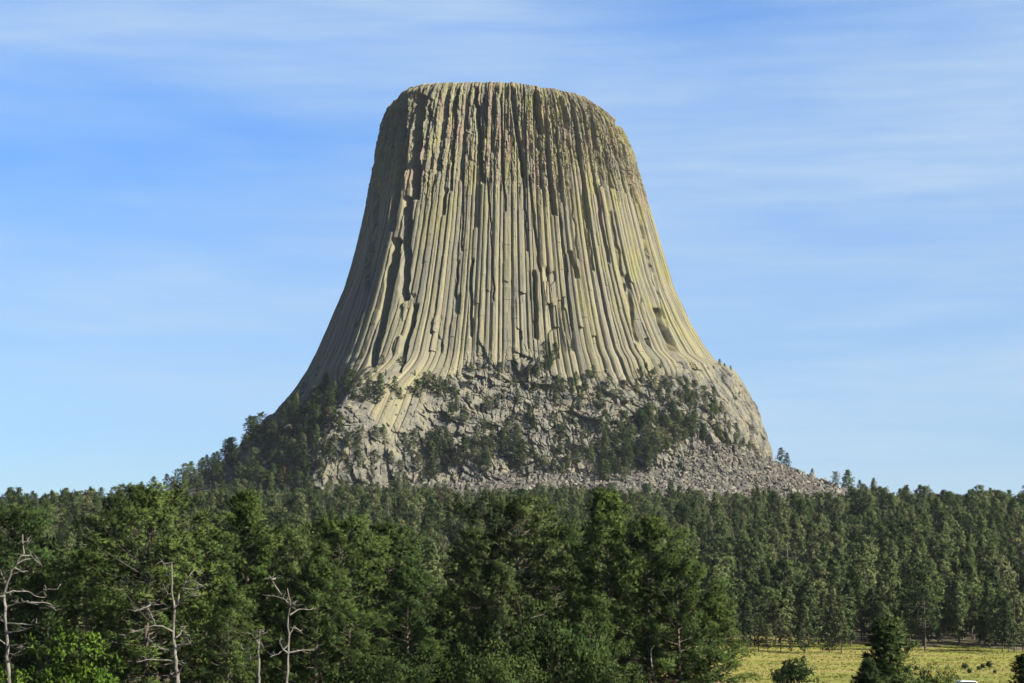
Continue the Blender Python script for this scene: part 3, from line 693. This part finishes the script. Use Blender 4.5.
for i, (px, row, d, k, wd, lab) in enumerate(near):
    x, y = at_px(px, d); z = gz(x, y); zt = (ray(px, row) * (d / ray(px, row).y)).z
    place(k, "pine_tree", "pine tree", (x, y, z - 0.1), (zt - z) * 1.0, lab, "pines in the foreground", rz=random.uniform(0, 6.28), wide=wd * 18 / (zt - z) if False else 1.22 * wd * (0.5 + 0.5 * 18 / (zt - z)))
for (px, row, d, k, wd, nm, cat, lab) in [
    (530, 590, 122, OK_[0], 1.0, "oak_tree", "oak tree", "wide dark green leafy oak at the bottom edge in front of the centre pines"),
    (395, 648, 112, OK_[1], 0.9, "oak_tree", "oak tree", "leafy oak with only its top showing at the bottom edge below the dark gap"),
    (478, 640, 110, OK_[1], 0.85, "oak_tree", "oak tree", "low leafy oak at the bottom edge touching the wide oak's left side"),
    (615, 648, 118, OK_[0], 0.7, "oak_tree", "oak tree", "small leafy oak at the bottom edge right of the wide oak"),
    (330, 662, 110, OK_[0], 0.7, "oak_tree", "oak tree", "small leafy oak at the bottom edge below the grey snags"),
    (70, 630, 110, BR, 1.0, "leafy_tree", "leafy tree", "bright yellow green leafy tree at the bottom left"),
    (8, 668, 104, BR, 0.7, "leafy_tree", "leafy tree", "top of a bright green leafy tree in the bottom left corner"),
    (886, 617, 128, NS[1], 1.5, "pine_tree", "pine tree", "small dark bushy pine standing alone in front of the meadow"),
    (862, 657, 126, NS[1], 0.8, "pine_tree", "pine tree", "young dark pine touching the lower left side of the lone bushy pine"),
    (1022, 652, 150, NS[1], 1.1, "pine_tree", "pine tree", "dark young pine cut by the right edge in front of the meadow"),
    (934, 662, 132, OK_[1], 0.42, "shrub", "shrub", "green leafy shrub right of the lone dark bushy pine"),
    (912, 660, 133, OK_[0], 0.40, "shrub", "shrub", "green leafy shrub between the lone dark pine and another shrub"),
    (796, 655, 290, SH, 1.15, "shrub", "shrub", "dark rounded shrub alone on the meadow left of the bushy pine"),
    (781, 666, 288, SH, 0.9, "shrub", "shrub", "low dark shrub merged with the left side of the rounded meadow shrub")]:
    x, y = at_px(px, d); z = gz(x, y); zt = (ray(px, row) * (d / ray(px, row).y)).z; H = zt - z
    place(k, nm, cat, (x, y, z - 0.1), max(H, 0.8), lab, None, rz=random.uniform(0, 6.28), wide=wd * (k.H / H) ** 0.6)

# ---- bare dead trees, drawn limb by limb
def snag(px_off, row_off, sc, d, trunk, branches, label, r0, seed):
    rng = np.random.default_rng(seed)
    def P3(p, dep=0.0):
        v = ray(px_off + p[0] / sc, row_off + p[1] / sc); v = v * ((d + dep) / v.y); return np.array(v)
    b0 = P3(trunk[0]); gx, gy = b0[0], b0[1]; g = gz(gx, gy)
    root = ob("dead_tree", None, loc=(gx, gy, g)); tag(root, label, "dead tree", "bare dead trees in the foreground")
    o_ = np.array([gx, gy, g])
    tp = np.array([[gx, gy, g - 0.3]] + [P3(p, rng.uniform(-0.25, 0.25)) for p in trunk]) - o_
    # densify with crookedness
    def dens(pts, k=3, amp=0.05):
        q = np.linspace(0, len(pts) - 1, (len(pts) - 1) * k + 1); r = np.stack([np.interp(q, np.arange(len(pts)), pts[:, j]) for j in range(3)], 1)
        r[1:-1] += rng.normal(0, amp, (len(r) - 2, 3)); return r
    t2 = dens(tp, 3, 0.03); q = np.linspace(0, 1, len(t2))
    v, f_ = tubes([(t2, r0 * (1 - 0.75 * q))], 9); ob("trunk", mesh_np("trunk", v, f_, M_snag, smooth=True), root)
    for br in branches:
        dir_ = rng.choice([-1, 1]); n_ = len(br)
        pts = np.array([P3(p, dir_ * 0.9 * (i / max(1, n_ - 1)) * rng.uniform(0.4, 1.4)) for i, p in enumerate(br)]) - o_
        p2 = dens(pts, 3, 0.025); q = np.linspace(0, 1, len(p2)); lr = 0.06
        paths = [(p2, lr * (1 - 0.72 * q))]
        for k in range(rng.integers(3, 8)):   # twigs
            j = rng.integers(len(p2) // 3, len(p2)); st = p2[j]; dv = unit(1, rng)[0] * rng.uniform(0.3, 0.9); dv[2] = abs(dv[2]) * 0.6
            paths.append((np.array([st, st + dv * 0.5 + rng.normal(0, .05, 3), st + dv]), np.array([0.022, 0.016, 0.008])))
        v, f_ = tubes(paths, 5); ob("branch", mesh_np("branch", v, f_, M_snag, smooth=True), root)
snag(110, 530, 4.464, 128, [(303, 683), (300, 640), (292, 560), (285, 460), (286, 350), (278, 270), (275, 150)],
     [[(275, 345), (240, 330), (180, 335), (100, 358)], [(180, 335), (150, 350), (108, 364)], [(282, 455), (240, 432), (200, 422), (140, 445), (85, 460), (55, 490)], [(200, 420), (185, 380), (180, 362)],
      [(292, 585), (190, 575), (120, 590)], [(292, 545), (225, 530), (195, 510), (165, 475)], [(290, 345), (310, 290), (340, 230), (365, 185), (380, 180), (415, 193)], [(330, 245), (375, 228), (430, 262)],
      [(295, 480), (320, 455), (338, 430)], [(298, 535), (325, 500), (380, 455)], [(298, 530), (330, 508), (370, 515)], [(280, 290), (262, 285), (245, 265)], [(278, 215), (252, 195), (243, 150)],
      [(322, 260), (370, 265), (405, 255)], [(300, 330), (350, 298), (395, 285)], [(302, 640), (325, 605), (345, 590)], [(300, 660), (270, 650), (215, 655)]],
     "bare pale dead tree with long crooked limbs in front of the big rounded pine", 0.16, 1)
snag(0, 520, 4.19, 126, [(38, 683), (35, 610), (28, 500), (22, 400), (20, 310), (30, 260), (65, 190), (100, 140), (95, 60)],
     [[(22, 265), (10, 230), (-8, 195)], [(22, 305), (70, 298), (120, 300), (150, 320), (195, 322)], [(150, 315), (190, 292), (240, 290)], [(24, 365), (70, 350), (110, 340), (160, 355)], [(110, 340), (165, 345), (210, 350), (235, 380)],
      [(25, 435), (75, 435), (130, 440), (165, 432)], [(28, 470), (80, 468), (135, 450)], [(30, 528), (70, 525), (120, 535)], [(90, 150), (130, 150), (175, 190)], [(70, 185), (110, 165), (160, 160)], [(20, 322), (-5, 318), (-30, 300)],
      [(24, 430), (0, 420), (-25, 428)], [(28, 520), (0, 505), (-20, 480)], [(95, 100), (110, 95), (122, 90)], [(60, 200), (90, 215), (120, 218)], [(34, 600), (50, 575), (62, 560)]],
     "bare pale dead tree with a forked top at the left border", 0.14, 2)
snag(200, 470, 3.207, 130, [(278, 683), (280, 640), (285, 560), (285, 470), (290, 425), (280, 380)],
     [[(284, 590), (262, 570), (255, 550)], [(288, 465), (320, 445), (355, 448)], [(285, 430), (265, 410), (200, 400)], [(262, 400), (245, 380), (225, 345), (205, 350)], [(228, 350), (255, 345)], [(283, 585), (320, 580), (365, 575)], [(288, 440), (300, 430)], [(284, 540), (300, 500), (330, 525)], [(284, 560), (250, 590), (225, 600)]],
     "bare grey snag with a hooked upper limb left of the low pines", 0.11, 3)
snag(200, 470, 3.207, 134, [(188, 683), (190, 640), (188, 560), (192, 512)],
     [[(189, 560), (165, 525)], [(190, 575), (230, 562)], [(189, 600), (160, 610), (130, 560)], [(190, 540), (205, 520)]],
     "short grey broken snag standing left of the hooked snag", 0.13, 4)
snag(560, 470, 3.207, 149, [(305, 683), (292, 600), (287, 530)], [[(292, 575), (315, 545), (345, 520)], [(294, 600), (278, 570), (272, 550)]],
     "pale forked dead trunk inside the right part of the centre pines", 0.11, 5)

# ---- tower and slope trees as candidates
cand = []   # dict(x,y,z,H,kind,zone,px,row,d)
def add(x, y, z, H, kind, zone):
    px, row = proj(x, y, z); cand.append(dict(x=x, y=y, z=z, H=H, k=kind, zone=zone, px=float(px), row=float(row), d=y, rz=random.uniform(0, 6.28), w=random.uniform(0.85, 1.15) * (1.25 if y > 1130 else 1.0)))
def scatter(poly, cnt, h0, h1, kinds, zone, gap=4.0, need=None):
    xs = [p[0] for p in poly]; ys = [p[1] for p in poly]; got = []
    for _ in range(cnt * 25):
        if len(got) >= cnt: break
        px, row = random.uniform(min(xs), max(xs)), random.uniform(min(ys), max(ys))
        if not inpoly(px, row, poly): continue
        p, nr = hit(px, row)
        if p is None or p.y < 1050 or nr.z < 0.08 and random.random() < 0.8: continue
        if any((p.x - g[0]) ** 2 + (p.y - g[1]) ** 2 + (p.z - g[2]) ** 2 < gap * gap for g in got): continue
        got.append(tuple(p)); add(p.x, p.y, p.z - 0.6, random.uniform(h0, h1), random.choice(kinds), zone)
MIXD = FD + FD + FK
Z1, Z2, Z3, Z4, Z5, Z6 = "on the ledge where the columns end", "on the broken rock slope below the ledge", "on the shaded slope at the tower's left foot", "by the buttress at the tower's lower left", "along the very foot of the rock base", "on the rocks below the right shoulder"
scatter([(436, 384), (470, 372), (540, 366), (560, 372), (640, 380), (700, 388), (700, 400), (430, 402)], 52, 6, 10, MIXD, Z1, 3.2)
scatter([(532, 348), (556, 350), (560, 374), (536, 374)], 6, 6, 9, FD, Z1, 3)
scatter([(430, 404), (700, 402), (700, 440), (600, 444), (430, 436)], 27, 8, 12, MIXD, Z2, 6)
scatter([(428, 446), (520, 440), (525, 470), (430, 482)], 26, 10, 16, MIXD, Z5, 4)
scatter([(520, 455), (600, 452), (640, 462), (628, 484), (520, 474)], 24, 8, 13, MIXD, Z5, 5)
scatter([(595, 425), (690, 418), (700, 446), (672, 456), (640, 478), (600, 478)], 36, 10, 15, MIXD, Z6, 4)
scatter([(640, 398), (716, 398), (730, 430), (748, 444), (690, 444), (640, 430)], 28, 7, 12, MIXD, Z6, 4)
scatter([(640, 455), (668, 452), (650, 484), (600, 484), (600, 470)], 14, 9, 13, MIXD, Z6, 4)
scatter([(722, 440), (752, 446), (756, 452), (716, 448)], 9, 4, 7, FD, Z6, 3)
scatter([(640, 362), (700, 376), (700, 400), (640, 392)], 10, 4, 7, MIXD, Z1, 5)
scatter([(296, 392), (350, 380), (440, 384), (430, 402), (300, 408)], 24, 8, 13, MIXD, Z4, 5)
scatter([(345, 355), (440, 362), (430, 382), (350, 380)], 7, 4, 7, MIXD, Z4, 5)
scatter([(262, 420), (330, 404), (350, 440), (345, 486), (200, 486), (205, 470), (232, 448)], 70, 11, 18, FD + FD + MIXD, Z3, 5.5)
scatter([(340, 440), (435, 440), (435, 486), (340, 486)], 22, 8, 13, MIXD, Z4, 6)
def top_at(px, row, y, H, kind, zone):
    v = ray(px, row); v = v * (y / v.y); x = v.x; z = gz(x, y); add(x, y, z, max(4, min(H, v.z - z)) , kind, zone)
def on_sky(px, row_top, H, kind, zone):
    # stand the tree on the silhouette of the slope: search along the line of sight's ground
    best = None
    for y in range(1100, 1480, 6):
        v = ray(px, row_top); v = v * (y / v.y); z = gz(v.x, y)
        e = abs((v.z - z) - H)
        if not inside_tower(v.x, y, 2) and (best is None or e < best[0]): best = (e, v.x, y, z)
    if best: add(best[1], best[2], best[3] - 0.3, max(H * 0.95, min(H * 1.4, (ray(px, row_top) * (best[2] / ray(px, row_top).y)).z - best[3])), kind, zone)
Z7, Z8 = "on the skyline left of the tower", "on the skyline of the boulder slope"
for px, row, H, k in [(274, 392, 14, FD[1]), (290, 398, 11, FD[0]), (266, 412, 12, FD[2]), (252, 428, 13, FD[2]), (240, 426, 15, FD[0]), (231, 436, 13, FD[2]), (222, 450, 12, FD[2]), (214, 452, 11, FD[0]), (207, 454, 12, FD[1]), (246, 440, 12, FK[3]), (281, 408, 12, FD[0]), (260, 440, 13, FK[1]), (284, 430, 13, FB), (262, 447, 11, FB), (178, 468, 11, FD[2]), (167, 473, 9, FD[1]), (190, 474, 9, FK[3]), (300, 404, 11, FK[0]), (308, 398, 9, FD[2])]:
    on_sky(px, row, H, k, Z7)
for px, row, H, k in [(781, 447, 13, FD[0]), (787, 452, 10, FD[0]), (812, 468, 8, FK[5]), (830, 480, 6, FD[1]), (848, 469, 19, FK[3])]:
    on_sky(px, row, H, k, Z8)
for px, row in [(714, 370), (720, 366), (725, 369), (731, 371), (708, 372), (303, 388), (318, 372)]:
    a_s = None
    for rr in range(int(row), int(row) + 14):
        p, nr = hit(px, rr)
        if p is not None: add(p.x, p.y + 2, p.z - 0.3, random.uniform(3.5, 5.5), random.choice(FD), "on the tower's shoulder against the sky"); break

# ---- slope forest
rf = random.Random(3)
ZF = []
gxs, gys = [], []
y = 225.0
while y < 1290:
    sp = 6.1 + 1.4 * (y - 300) / 900
    if y < 440: sp = 7.5
    x = -0.33 * y - 60
    while x < 0.33 * y + 75:
        gxs.append(x + rf.uniform(-.48, .48) * sp); gys.append(y + rf.uniform(-.48, .48) * sp); x += sp
    y += sp
gxs, gys = np.array(gxs), np.array(gys); gzs = terrain(gxs, gys)
gpx, gpr = proj(gxs, gys, gzs); inm = in_meadow(gxs, gys); cl_n = vnoise(gxs / 26, gys / 26, 0 * gxs, 77); kn = vnoise(gxs / 40, gys / 40, 0 * gxs, 78)
atw = np.hypot(gxs - CX, gys - CY) < radius(np.arctan2(gys - CY, gxs - CX), gzs) + 6
for i in range(len(gxs)):
    jx_, jy_, z = gxs[i], gys[i], gzs[i]
    if rf.random() < (0.08 + (0.40 if cl_n[i] > 0.35 else 0)) or inm[i] > 0.3 or (math.hypot(jx_, jy_) < 300 and jx_ > 16): continue
    if jy_ > 1130 and rf.random() < 0.6: continue
    if jy_ > 1080 and (atw[i] or inpoly(gpx[i], gpr[i], TALUS) or inpoly(gpx[i], gpr[i], TALUS2)): continue
    r_ = rf.random()
    H = rf.gauss(12.6, 3.2) if jy_ < 1000 else rf.gauss(10.5, 2.0)
    H = min(19, max(5, H * (1 + 0.28 * kn[i])))
    if rf.random() < 0.12: H *= 0.6
    if jy_ > 1040 and rf.random() < 0.18 and jx_ < 60: k, H = FH, rf.uniform(2, 4)
    elif r_ < 0.045: k = FS
    elif r_ < 0.058 and jx_ < 0: k = FB
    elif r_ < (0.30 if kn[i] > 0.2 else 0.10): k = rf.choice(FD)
    else: k = rf.choice(FK)
    zone = "on the forested slope above the meadow" if gpx[i] > 700 else ("on the slope behind the foreground pines" if gpx[i] > 220 else "on the forested slope at the left")
    add(float(jx_), float(jy_), float(z) - 0.2, H, k, zone); cand[-1]['slope'] = True
# meadow-edge pines at the front of the wood
Z9 = "at the wood's front edge by the meadow"
for i in range(34):
    px = 745 + i * 8.6 + rf.uniform(-3, 3)
    v = ray(px, 0); yy = 438 + rf.uniform(-10, 18) + 14 * float(vnoise(np.array([(px - 512) / F * 445 / 11]), np.array([0.]), np.array([0.]), 3)[0])
    xx = (px - 512) / F * yy
    if 858 < px < 868 or 895 < px < 945: continue
    add(xx, yy, gz(xx, yy) - 0.2, rf.uniform(9, 15), rf.choice(FK + FD[:1]), Z9)
for px, row_b, H in [(765, 650, 6), (788, 652, 4), (756, 655, 7.5), (778, 649, 9), (802, 650, 10), (745, 655, 11), (826, 645, 8), (1003, 640, 11), (838, 640, 12)]:
    yy = 408 + rf.uniform(-6, 10); xx = (px - 512) / F * yy; add(xx, yy, gz(xx, yy) - 0.2, H, rf.choice(FK), Z9)
yy = 418; xx = (921 - 512) / F * yy
add(xx, yy, gz(xx, yy) - 0.2, 13.5, FK[4], "alone"); cand[-1]['w'] = 1.15

# which of them show largest: paint front to back on a coarse picture
cand.sort(key=lambda c: c['d'])
cover = np.zeros((683, 1024), bool)
yy_, xx_ = np.mgrid[0:683, 0:1024]
for (px, row, d, k, wd, lab) in near:
    w_ = 50 * wd; cover |= ((np.abs(xx_ - px) < w_ * np.clip((yy_ - row) / 90.0, 0, 1)) & (yy_ > row + 4))
cover[660:, 480:580] = True
for c in cand:
    if not (-15 < c['px'] < 1039): c['vis'] = 0; continue
    s_ = F / c['d']; hp = c['H'] * s_; wp = max(1.5, hp * 0.17 * c['w'])
    x0, x1 = int(c['px'] - wp), int(c['px'] + wp) + 1; y1 = int(c['row'] - hp * 0.12); y0 = int(c['row'] - hp)
    x0, x1, y0, y1 = max(0, x0), min(1024, x1), max(0, y0), min(683, y1)
    if x1 <= x0 or y1 <= y0: c['vis'] = 0; continue
    blk = cover[y0:y1, x0:x1]; c['vis'] = int((~blk).sum()); blk[:] = True
kindname = {}
for k in FK + FD: kindname[id(k)] = ("pine_tree", "pine tree")
kindname[id(FB)] = ("brown_pine_tree", "dead pine"); kindname[id(FS)] = ("dead_tree", "dead tree"); kindname[id(FH)] = ("shrub", "shrub")
slope_pool = [c for c in cand]
NIND = 300 - len(near) - 3
pines = sorted([c for c in cand if kindname[id(c['k'])][0] == "pine_tree"], key=lambda c: -c['vis'] - (25 if not c.get('slope') else 0))
ind = [c for c in pines[:NIND] if c['vis'] > 0]
others = [c for c in cand if kindname[id(c['k'])][0] != "pine_tree" and c['vis'] > 5]
oth = []
for nm in ("brown_pine_tree", "dead_tree", "shrub"):
    oth += sorted([c for c in others if kindname[id(c['k'])][0] == nm], key=lambda c: -c['vis'])[:60]
indset = set(id(c) for c in ind + oth)
def ordinal(n_):
    return "%d%s" % (n_, "th" if 10 <= n_ % 100 <= 20 else {1: "st", 2: "nd", 3: "rd"}.get(n_ % 10, "th"))
byzone = {}
for c in ind + oth: byzone.setdefault((c['zone'], kindname[id(c['k'])][0]), []).append(c)
look = {"pine_tree": "pine", "brown_pine_tree": "rust brown dead pine", "dead_tree": "bare grey dead tree", "shrub": "pale shrub"}
for (zone, nm), lst in byzone.items():
    lst.sort(key=lambda c: c['px'])
    for i, c in enumerate(lst):
        ad = "small " if c['H'] < 7 else ("tall " if c['H'] > 13.5 else "")
        if c['k'] in FD: ad += "dark "
        word = look[nm]
        if nm == "shrub": ad = ""
        if zone == "alone": lab = "lone pine with a bare lower trunk on the meadow in front of the wood"
        elif len(lst) == 1: lab = ad + word + " " + zone
        else:
            pos = "%s from left" % ordinal(i + 1)
            lab = ad + word + " " + zone + ", " + pos
        place(c['k'], nm, kindname[id(c['k'])][1], (c['x'], c['y'], c['z']), c['H'], lab, look[nm] + "s " + (zone if zone != "alone" else "by the meadow"), rz=c['rz'], wide=c['w'])
print("candidates", len(cand), "individual", len(ind), len(oth))

# the rest of the wood: one mass, trees instanced on points
rest = [c for c in cand if id(c) not in indset]
kinds = FK + FD + [FB, FS, FH]
src = []
for k in kinds:
    o = bpy.data.objects.new("forest_tree_source", k.joined()); src.append(o)
def forest(name, pts, label):
    me = bpy.data.meshes.new(name); me.from_pydata([(c['x'], c['y'], c['z']) for c in pts], [], [])
    def fa(n_, vals, ty='FLOAT'):
        a_ = me.attributes.new(n_, ty, 'POINT'); a_.data.foreach_set('value' if ty != 'FLOAT_VECTOR' else 'vector', np.asarray(vals).ravel())
    fa('idx', np.array([kinds.index(c['k']) for c in pts], np.int32), 'INT')
    fa('scl', np.array([(c['H'] / c['k'].H * c['w'], c['H'] / c['k'].H * c['w'], c['H'] / c['k'].H) for c in pts], np.float32), 'FLOAT_VECTOR')
    fa('rot', np.array([(0, 0, c['rz']) for c in pts], np.float32), 'FLOAT_VECTOR')
    o = ob(name, me); tag(o, label, "forest", kind='stuff')
    ng = bpy.data.node_groups.new(name, 'GeometryNodeTree')
    ng.interface.new_socket('Geometry', in_out='INPUT', socket_type='NodeSocketGeometry'); ng.interface.new_socket('Geometry', in_out='OUTPUT', socket_type='NodeSocketGeometry')
    n, l = ng.nodes, ng.links
    gi_, go = n.new('NodeGroupInput'), n.new('NodeGroupOutput')
    g2i = n.new('GeometryNodeGeometryToInstance'); 
    js = n.new('GeometryNodeJoinGeometry')
    for s_ in reversed(src):     # join puts the last link first
        oi = n.new('GeometryNodeObjectInfo'); oi.inputs['Object'].default_value = s_; oi.inputs['As Instance'].default_value = True
        l.new(oi.outputs['Geometry'], js.inputs[0])
    iop = n.new('GeometryNodeInstanceOnPoints'); iop.inputs['Pick Instance'].default_value = True
    def na(nm, ty):
        a_ = n.new('GeometryNodeInputNamedAttribute'); a_.data_type = ty; a_.inputs['Name'].default_value = nm; return a_.outputs['Attribute']
    m2p = n.new('GeometryNodeMeshToPoints')
    l.new(gi_.outputs[0], m2p.inputs['Mesh']); l.new(m2p.outputs[0], iop.inputs['Points']); l.new(js.outputs[0], iop.inputs['Instance'])
    l.new(na('idx', 'INT'), iop.inputs['Instance Index']); l.new(na('rot', 'FLOAT_VECTOR'), iop.inputs['Rotation']); l.new(na('scl', 'FLOAT_VECTOR'), iop.inputs['Scale'])
    l.new(iop.outputs[0], go.inputs[0])
    n.remove(g2i)
    md = o.modifiers.new("forest", 'NODES'); md.node_group = ng
    return o
forest("pine_forest", rest, "dense pine forest covering the slopes around the rock tower")

# ------------------------------------------------------------ meadow grass, road, car
rg = np.random.default_rng(9)
gx_ = rg.uniform(20, 125, 16000); gy_ = rg.uniform(285, 470, 16000)
keep = (in_meadow(gx_, gy_) > 0.5) & (np.abs(gx_) < 0.28 * gy_) & ~((gy_ < 301))
gx_, gy_ = gx_[keep], gy_[keep]; gz_ = terrain(gx_, gy_)
idx = np.repeat(np.arange(len(gx_)), 5); d = unit(len(idx), rg) * 0.5; d[:, 2] = 1; d /= np.linalg.norm(d, axis=1, keepdims=True)
hgt = rg.uniform(0.12, 0.32, len(gx_))
V = blades(np.stack([gx_[idx] + rg.normal(0, .12, len(idx)), gy_[idx] + rg.normal(0, .12, len(idx)), gz_[idx] - 0.03], 1), d, hgt[idx], np.full(len(idx), 0.11), rg)
M_grass = leafmat("meadow_grass", [(0.0, (0.22, 0.23, 0.05)), (1.0, (0.22, 0.23, 0.05))])
tag(ob("meadow_grass", mesh_np("meadow_grass", V, np.arange(len(V)).reshape(-1, 3), M_grass, {'tint': np.repeat(rg.uniform(0, 1, len(gx_))[idx], 3), 'nrm': np.tile([[0, 0, 1.0]], (len(V), 1))})), "dry yellow green grass of the meadow", "grass", kind='stuff')

M_road, n, l, b = newmat("red_dirt", 0.95)
t = n.new('ShaderNodeTexCoord').outputs['Object']
l.new(ramp(n, l, noise(n, l, t, 0.5, 5, 0.6), [(0.35, (0.27, 0.15, 0.10)), (0.65, (0.38, 0.23, 0.16))]), b.inputs['Base Color'])
xs = np.linspace(10, 160, 90); rv = []
for s_ in (0, 1, 2, 3): 
    yv = 296 + 5 * np.sin(xs / 14.0 + 0.6) + s_ * 2.6 - 0.9; rv.append(np.stack([xs, yv, terrain(xs, yv) + 0.06], 1))
tag(ob("dirt_road", mesh_np("dirt_road", np.concatenate(rv), grid_faces(4, 90), M_road, smooth=True)), kind='structure')
for px, row, d, H in [(960, 668, 352, 1.3), (974, 669, 350, 0.9), (978, 668, 356, 1.0), (985, 667, 358, 1.4), (990, 672, 338, 0.8), (965, 673, 334, 1.0)]:
    x, y = at_px(px, d)
    place(SH, "shrub", "shrub", (x, y, gz(x, y) - 0.1), H, "tiny dark shrub in the meadow above the white car, %s" % {960: "leftmost and darkest", 974: "left of a close pair", 978: "right of a close pair", 985: "rightmost of the upper ones", 990: "rightmost and lowest", 965: "nearest to the car's roof"}[px], "tiny shrubs dotted over the meadow", rz=random.uniform(0, 6), wide=0.8)

def plain(name, col, rough=0.4, metal=0.0):
    m, n, l, b = newmat(name, rough); t = n.new('ShaderNodeTexCoord').outputs['Object']
    c2 = tuple(v * 0.88 for v in col); l.new(ramp(n, l, noise(n, l, t, 2.0, 4), [(0.3, c2), (0.7, col)]), b.inputs['Base Color']); b.inputs['Metallic'].default_value = metal
    b.inputs['Specular IOR Level'].default_value = 0.5; return m
def car():
    import bmesh
    px = 965
    for d in np.arange(250, 300, 0.5):      # the parking place where only the roof would show
        x, y = at_px(px, d); z = gz(x, y) + 0.07
        if proj(x, y, z + 1.63)[1] < 680.6: break
    x, y = float(x), float(y); print("car", d, z)
    root = ob("parked_car", None, loc=(x, y, z)); root.rotation_euler = (0, 0, math.radians(8))
    tag(root, "white car of which only the roof shows at the bottom edge beside the red dirt", "car")
    white, glass, tyre, red, rim = plain("white_paint", (0.8, 0.8, 0.8), 0.25), plain("dark_glass", (0.02, 0.025, 0.03), 0.08), plain("tyre_rubber", (0.02, 0.02, 0.02), 0.8), plain("red_lens", (0.45, 0.03, 0.02), 0.3), plain("rim_metal", (0.5, 0.5, 0.5), 0.3, 0.8)
    def prism(prof, y0, y1, taper=0.0, zt=0):
        v = [(px_, y0 + (taper if pz > zt else 0), pz) for px_, pz in prof] + [(px_, y1 - (taper if pz > zt else 0), pz) for px_, pz in prof]; k = len(prof)
        f = [tuple(range(k))[::-1], tuple(range(k, 2 * k))] + [(i, (i + 1) % k, k + (i + 1) % k, k + i) for i in range(k)]
        return v, f
    def pm(name, vf, mat, par, bev=0.0):
        me = bpy.data.meshes.new(name); me.from_pydata(vf[0], [], vf[1]); 
        bm = bmesh.new(); bm.from_mesh(me)
        bmesh.ops.recalc_face_normals(bm, faces=bm.faces)
        if bev: bmesh.ops.bevel(bm, geom=bm.edges[:], offset=bev, segments=2, affect='EDGES')
        bm.to_mesh(me); bm.free(); me.materials.append(mat); return ob(name, me, par)
    body = [(-2.25, 0.35), (2.2, 0.35), (2.3, 0.7), (2.1, 0.92), (1.1, 1.02), (0.45, 1.58), (-1.6, 1.63), (-2.15, 1.05), (-2.3, 0.9)]
    bo = pm("body", prism(body, -0.9, 0.9, 0.14, 1.1), white, root, 0.05)
    pm("window", prism([(-1.9, 1.08), (0.95, 1.08), (0.42, 1.5), (-1.52, 1.54)], -0.91, 0.91, 0.125, 1.2), glass, bo)
    pm("windscreen", ([(1.12, -0.72, 1.06), (1.12, 0.72, 1.06), (0.53, 0.68, 1.55), (0.53, -0.68, 1.55), (1.08, -0.72, 1.0), (1.08, 0.72, 1.0), (0.45, 0.68, 1.5), (0.45, -0.68, 1.5)], [(0, 1, 2, 3), (7, 6, 5, 4), (0, 4, 5, 1), (1, 5, 6, 2), (2, 6, 7, 3), (3, 7, 4, 0)]), glass, bo)
    for s_ in (-1, 1):
        pm("tail_light", prism([(-2.33, 0.78), (-2.1, 0.78), (-2.1, 1.02), (-2.27, 1.02)], s_ * 0.6, s_ * 0.87), red, root)
        for wx in (-1.4, 1.4):
            th = np.linspace(0, 2 * math.pi, 25)[:-1]
            w_ = pm("wheel", prism([(wx + 0.34 * math.cos(a), 0.34 + 0.34 * math.sin(a)) for a in th], s_ * 0.72, s_ * 0.93), tyre, root, 0.02)
            pm("rim", prism([(wx + 0.2 * math.cos(a), 0.34 + 0.2 * math.sin(a)) for a in th], s_ * 0.8, s_ * 0.945), rim, w_)
car()

# ------------------------------------------------------------ haze
HZ = 0.000022
if HZ > 0:
    hv = [(-36, -0.1), (36, -0.1)]
    x0, x1, y0, y1, z0, z1 = -3000, 3000, -400, 4200, -75, 322
    me = bpy.data.meshes.new("haze")
    me.from_pydata([(x0, y0, z0), (x1, y0, z0), (x1, y1, z0), (x0, y1, z0), (x0, y0, z1), (x1, y0, z1), (x1, y1, z1), (x0, y1, z1)], [], [(3, 2, 1, 0), (4, 5, 6, 7), (0, 1, 5, 4), (1, 2, 6, 5), (2, 3, 7, 6), (3, 0, 4, 7)])
    hm = bpy.data.materials.new("haze"); hm.use_nodes = True; n, l = hm.node_tree.nodes, hm.node_tree.links; n.clear()
    o_ = n.new('ShaderNodeOutputMaterial'); pv = n.new('ShaderNodeVolumePrincipled'); pv.inputs['Density'].default_value = HZ; pv.inputs['Color'].default_value = (0.80, 0.90, 1.0, 1); pv.inputs['Anisotropy'].default_value = 0.0
    l.new(pv.outputs[0], o_.inputs['Volume']); me.materials.append(hm)
    tag(ob("haze", me), "thin bluish haze in the air around the tower", "haze", kind='stuff')
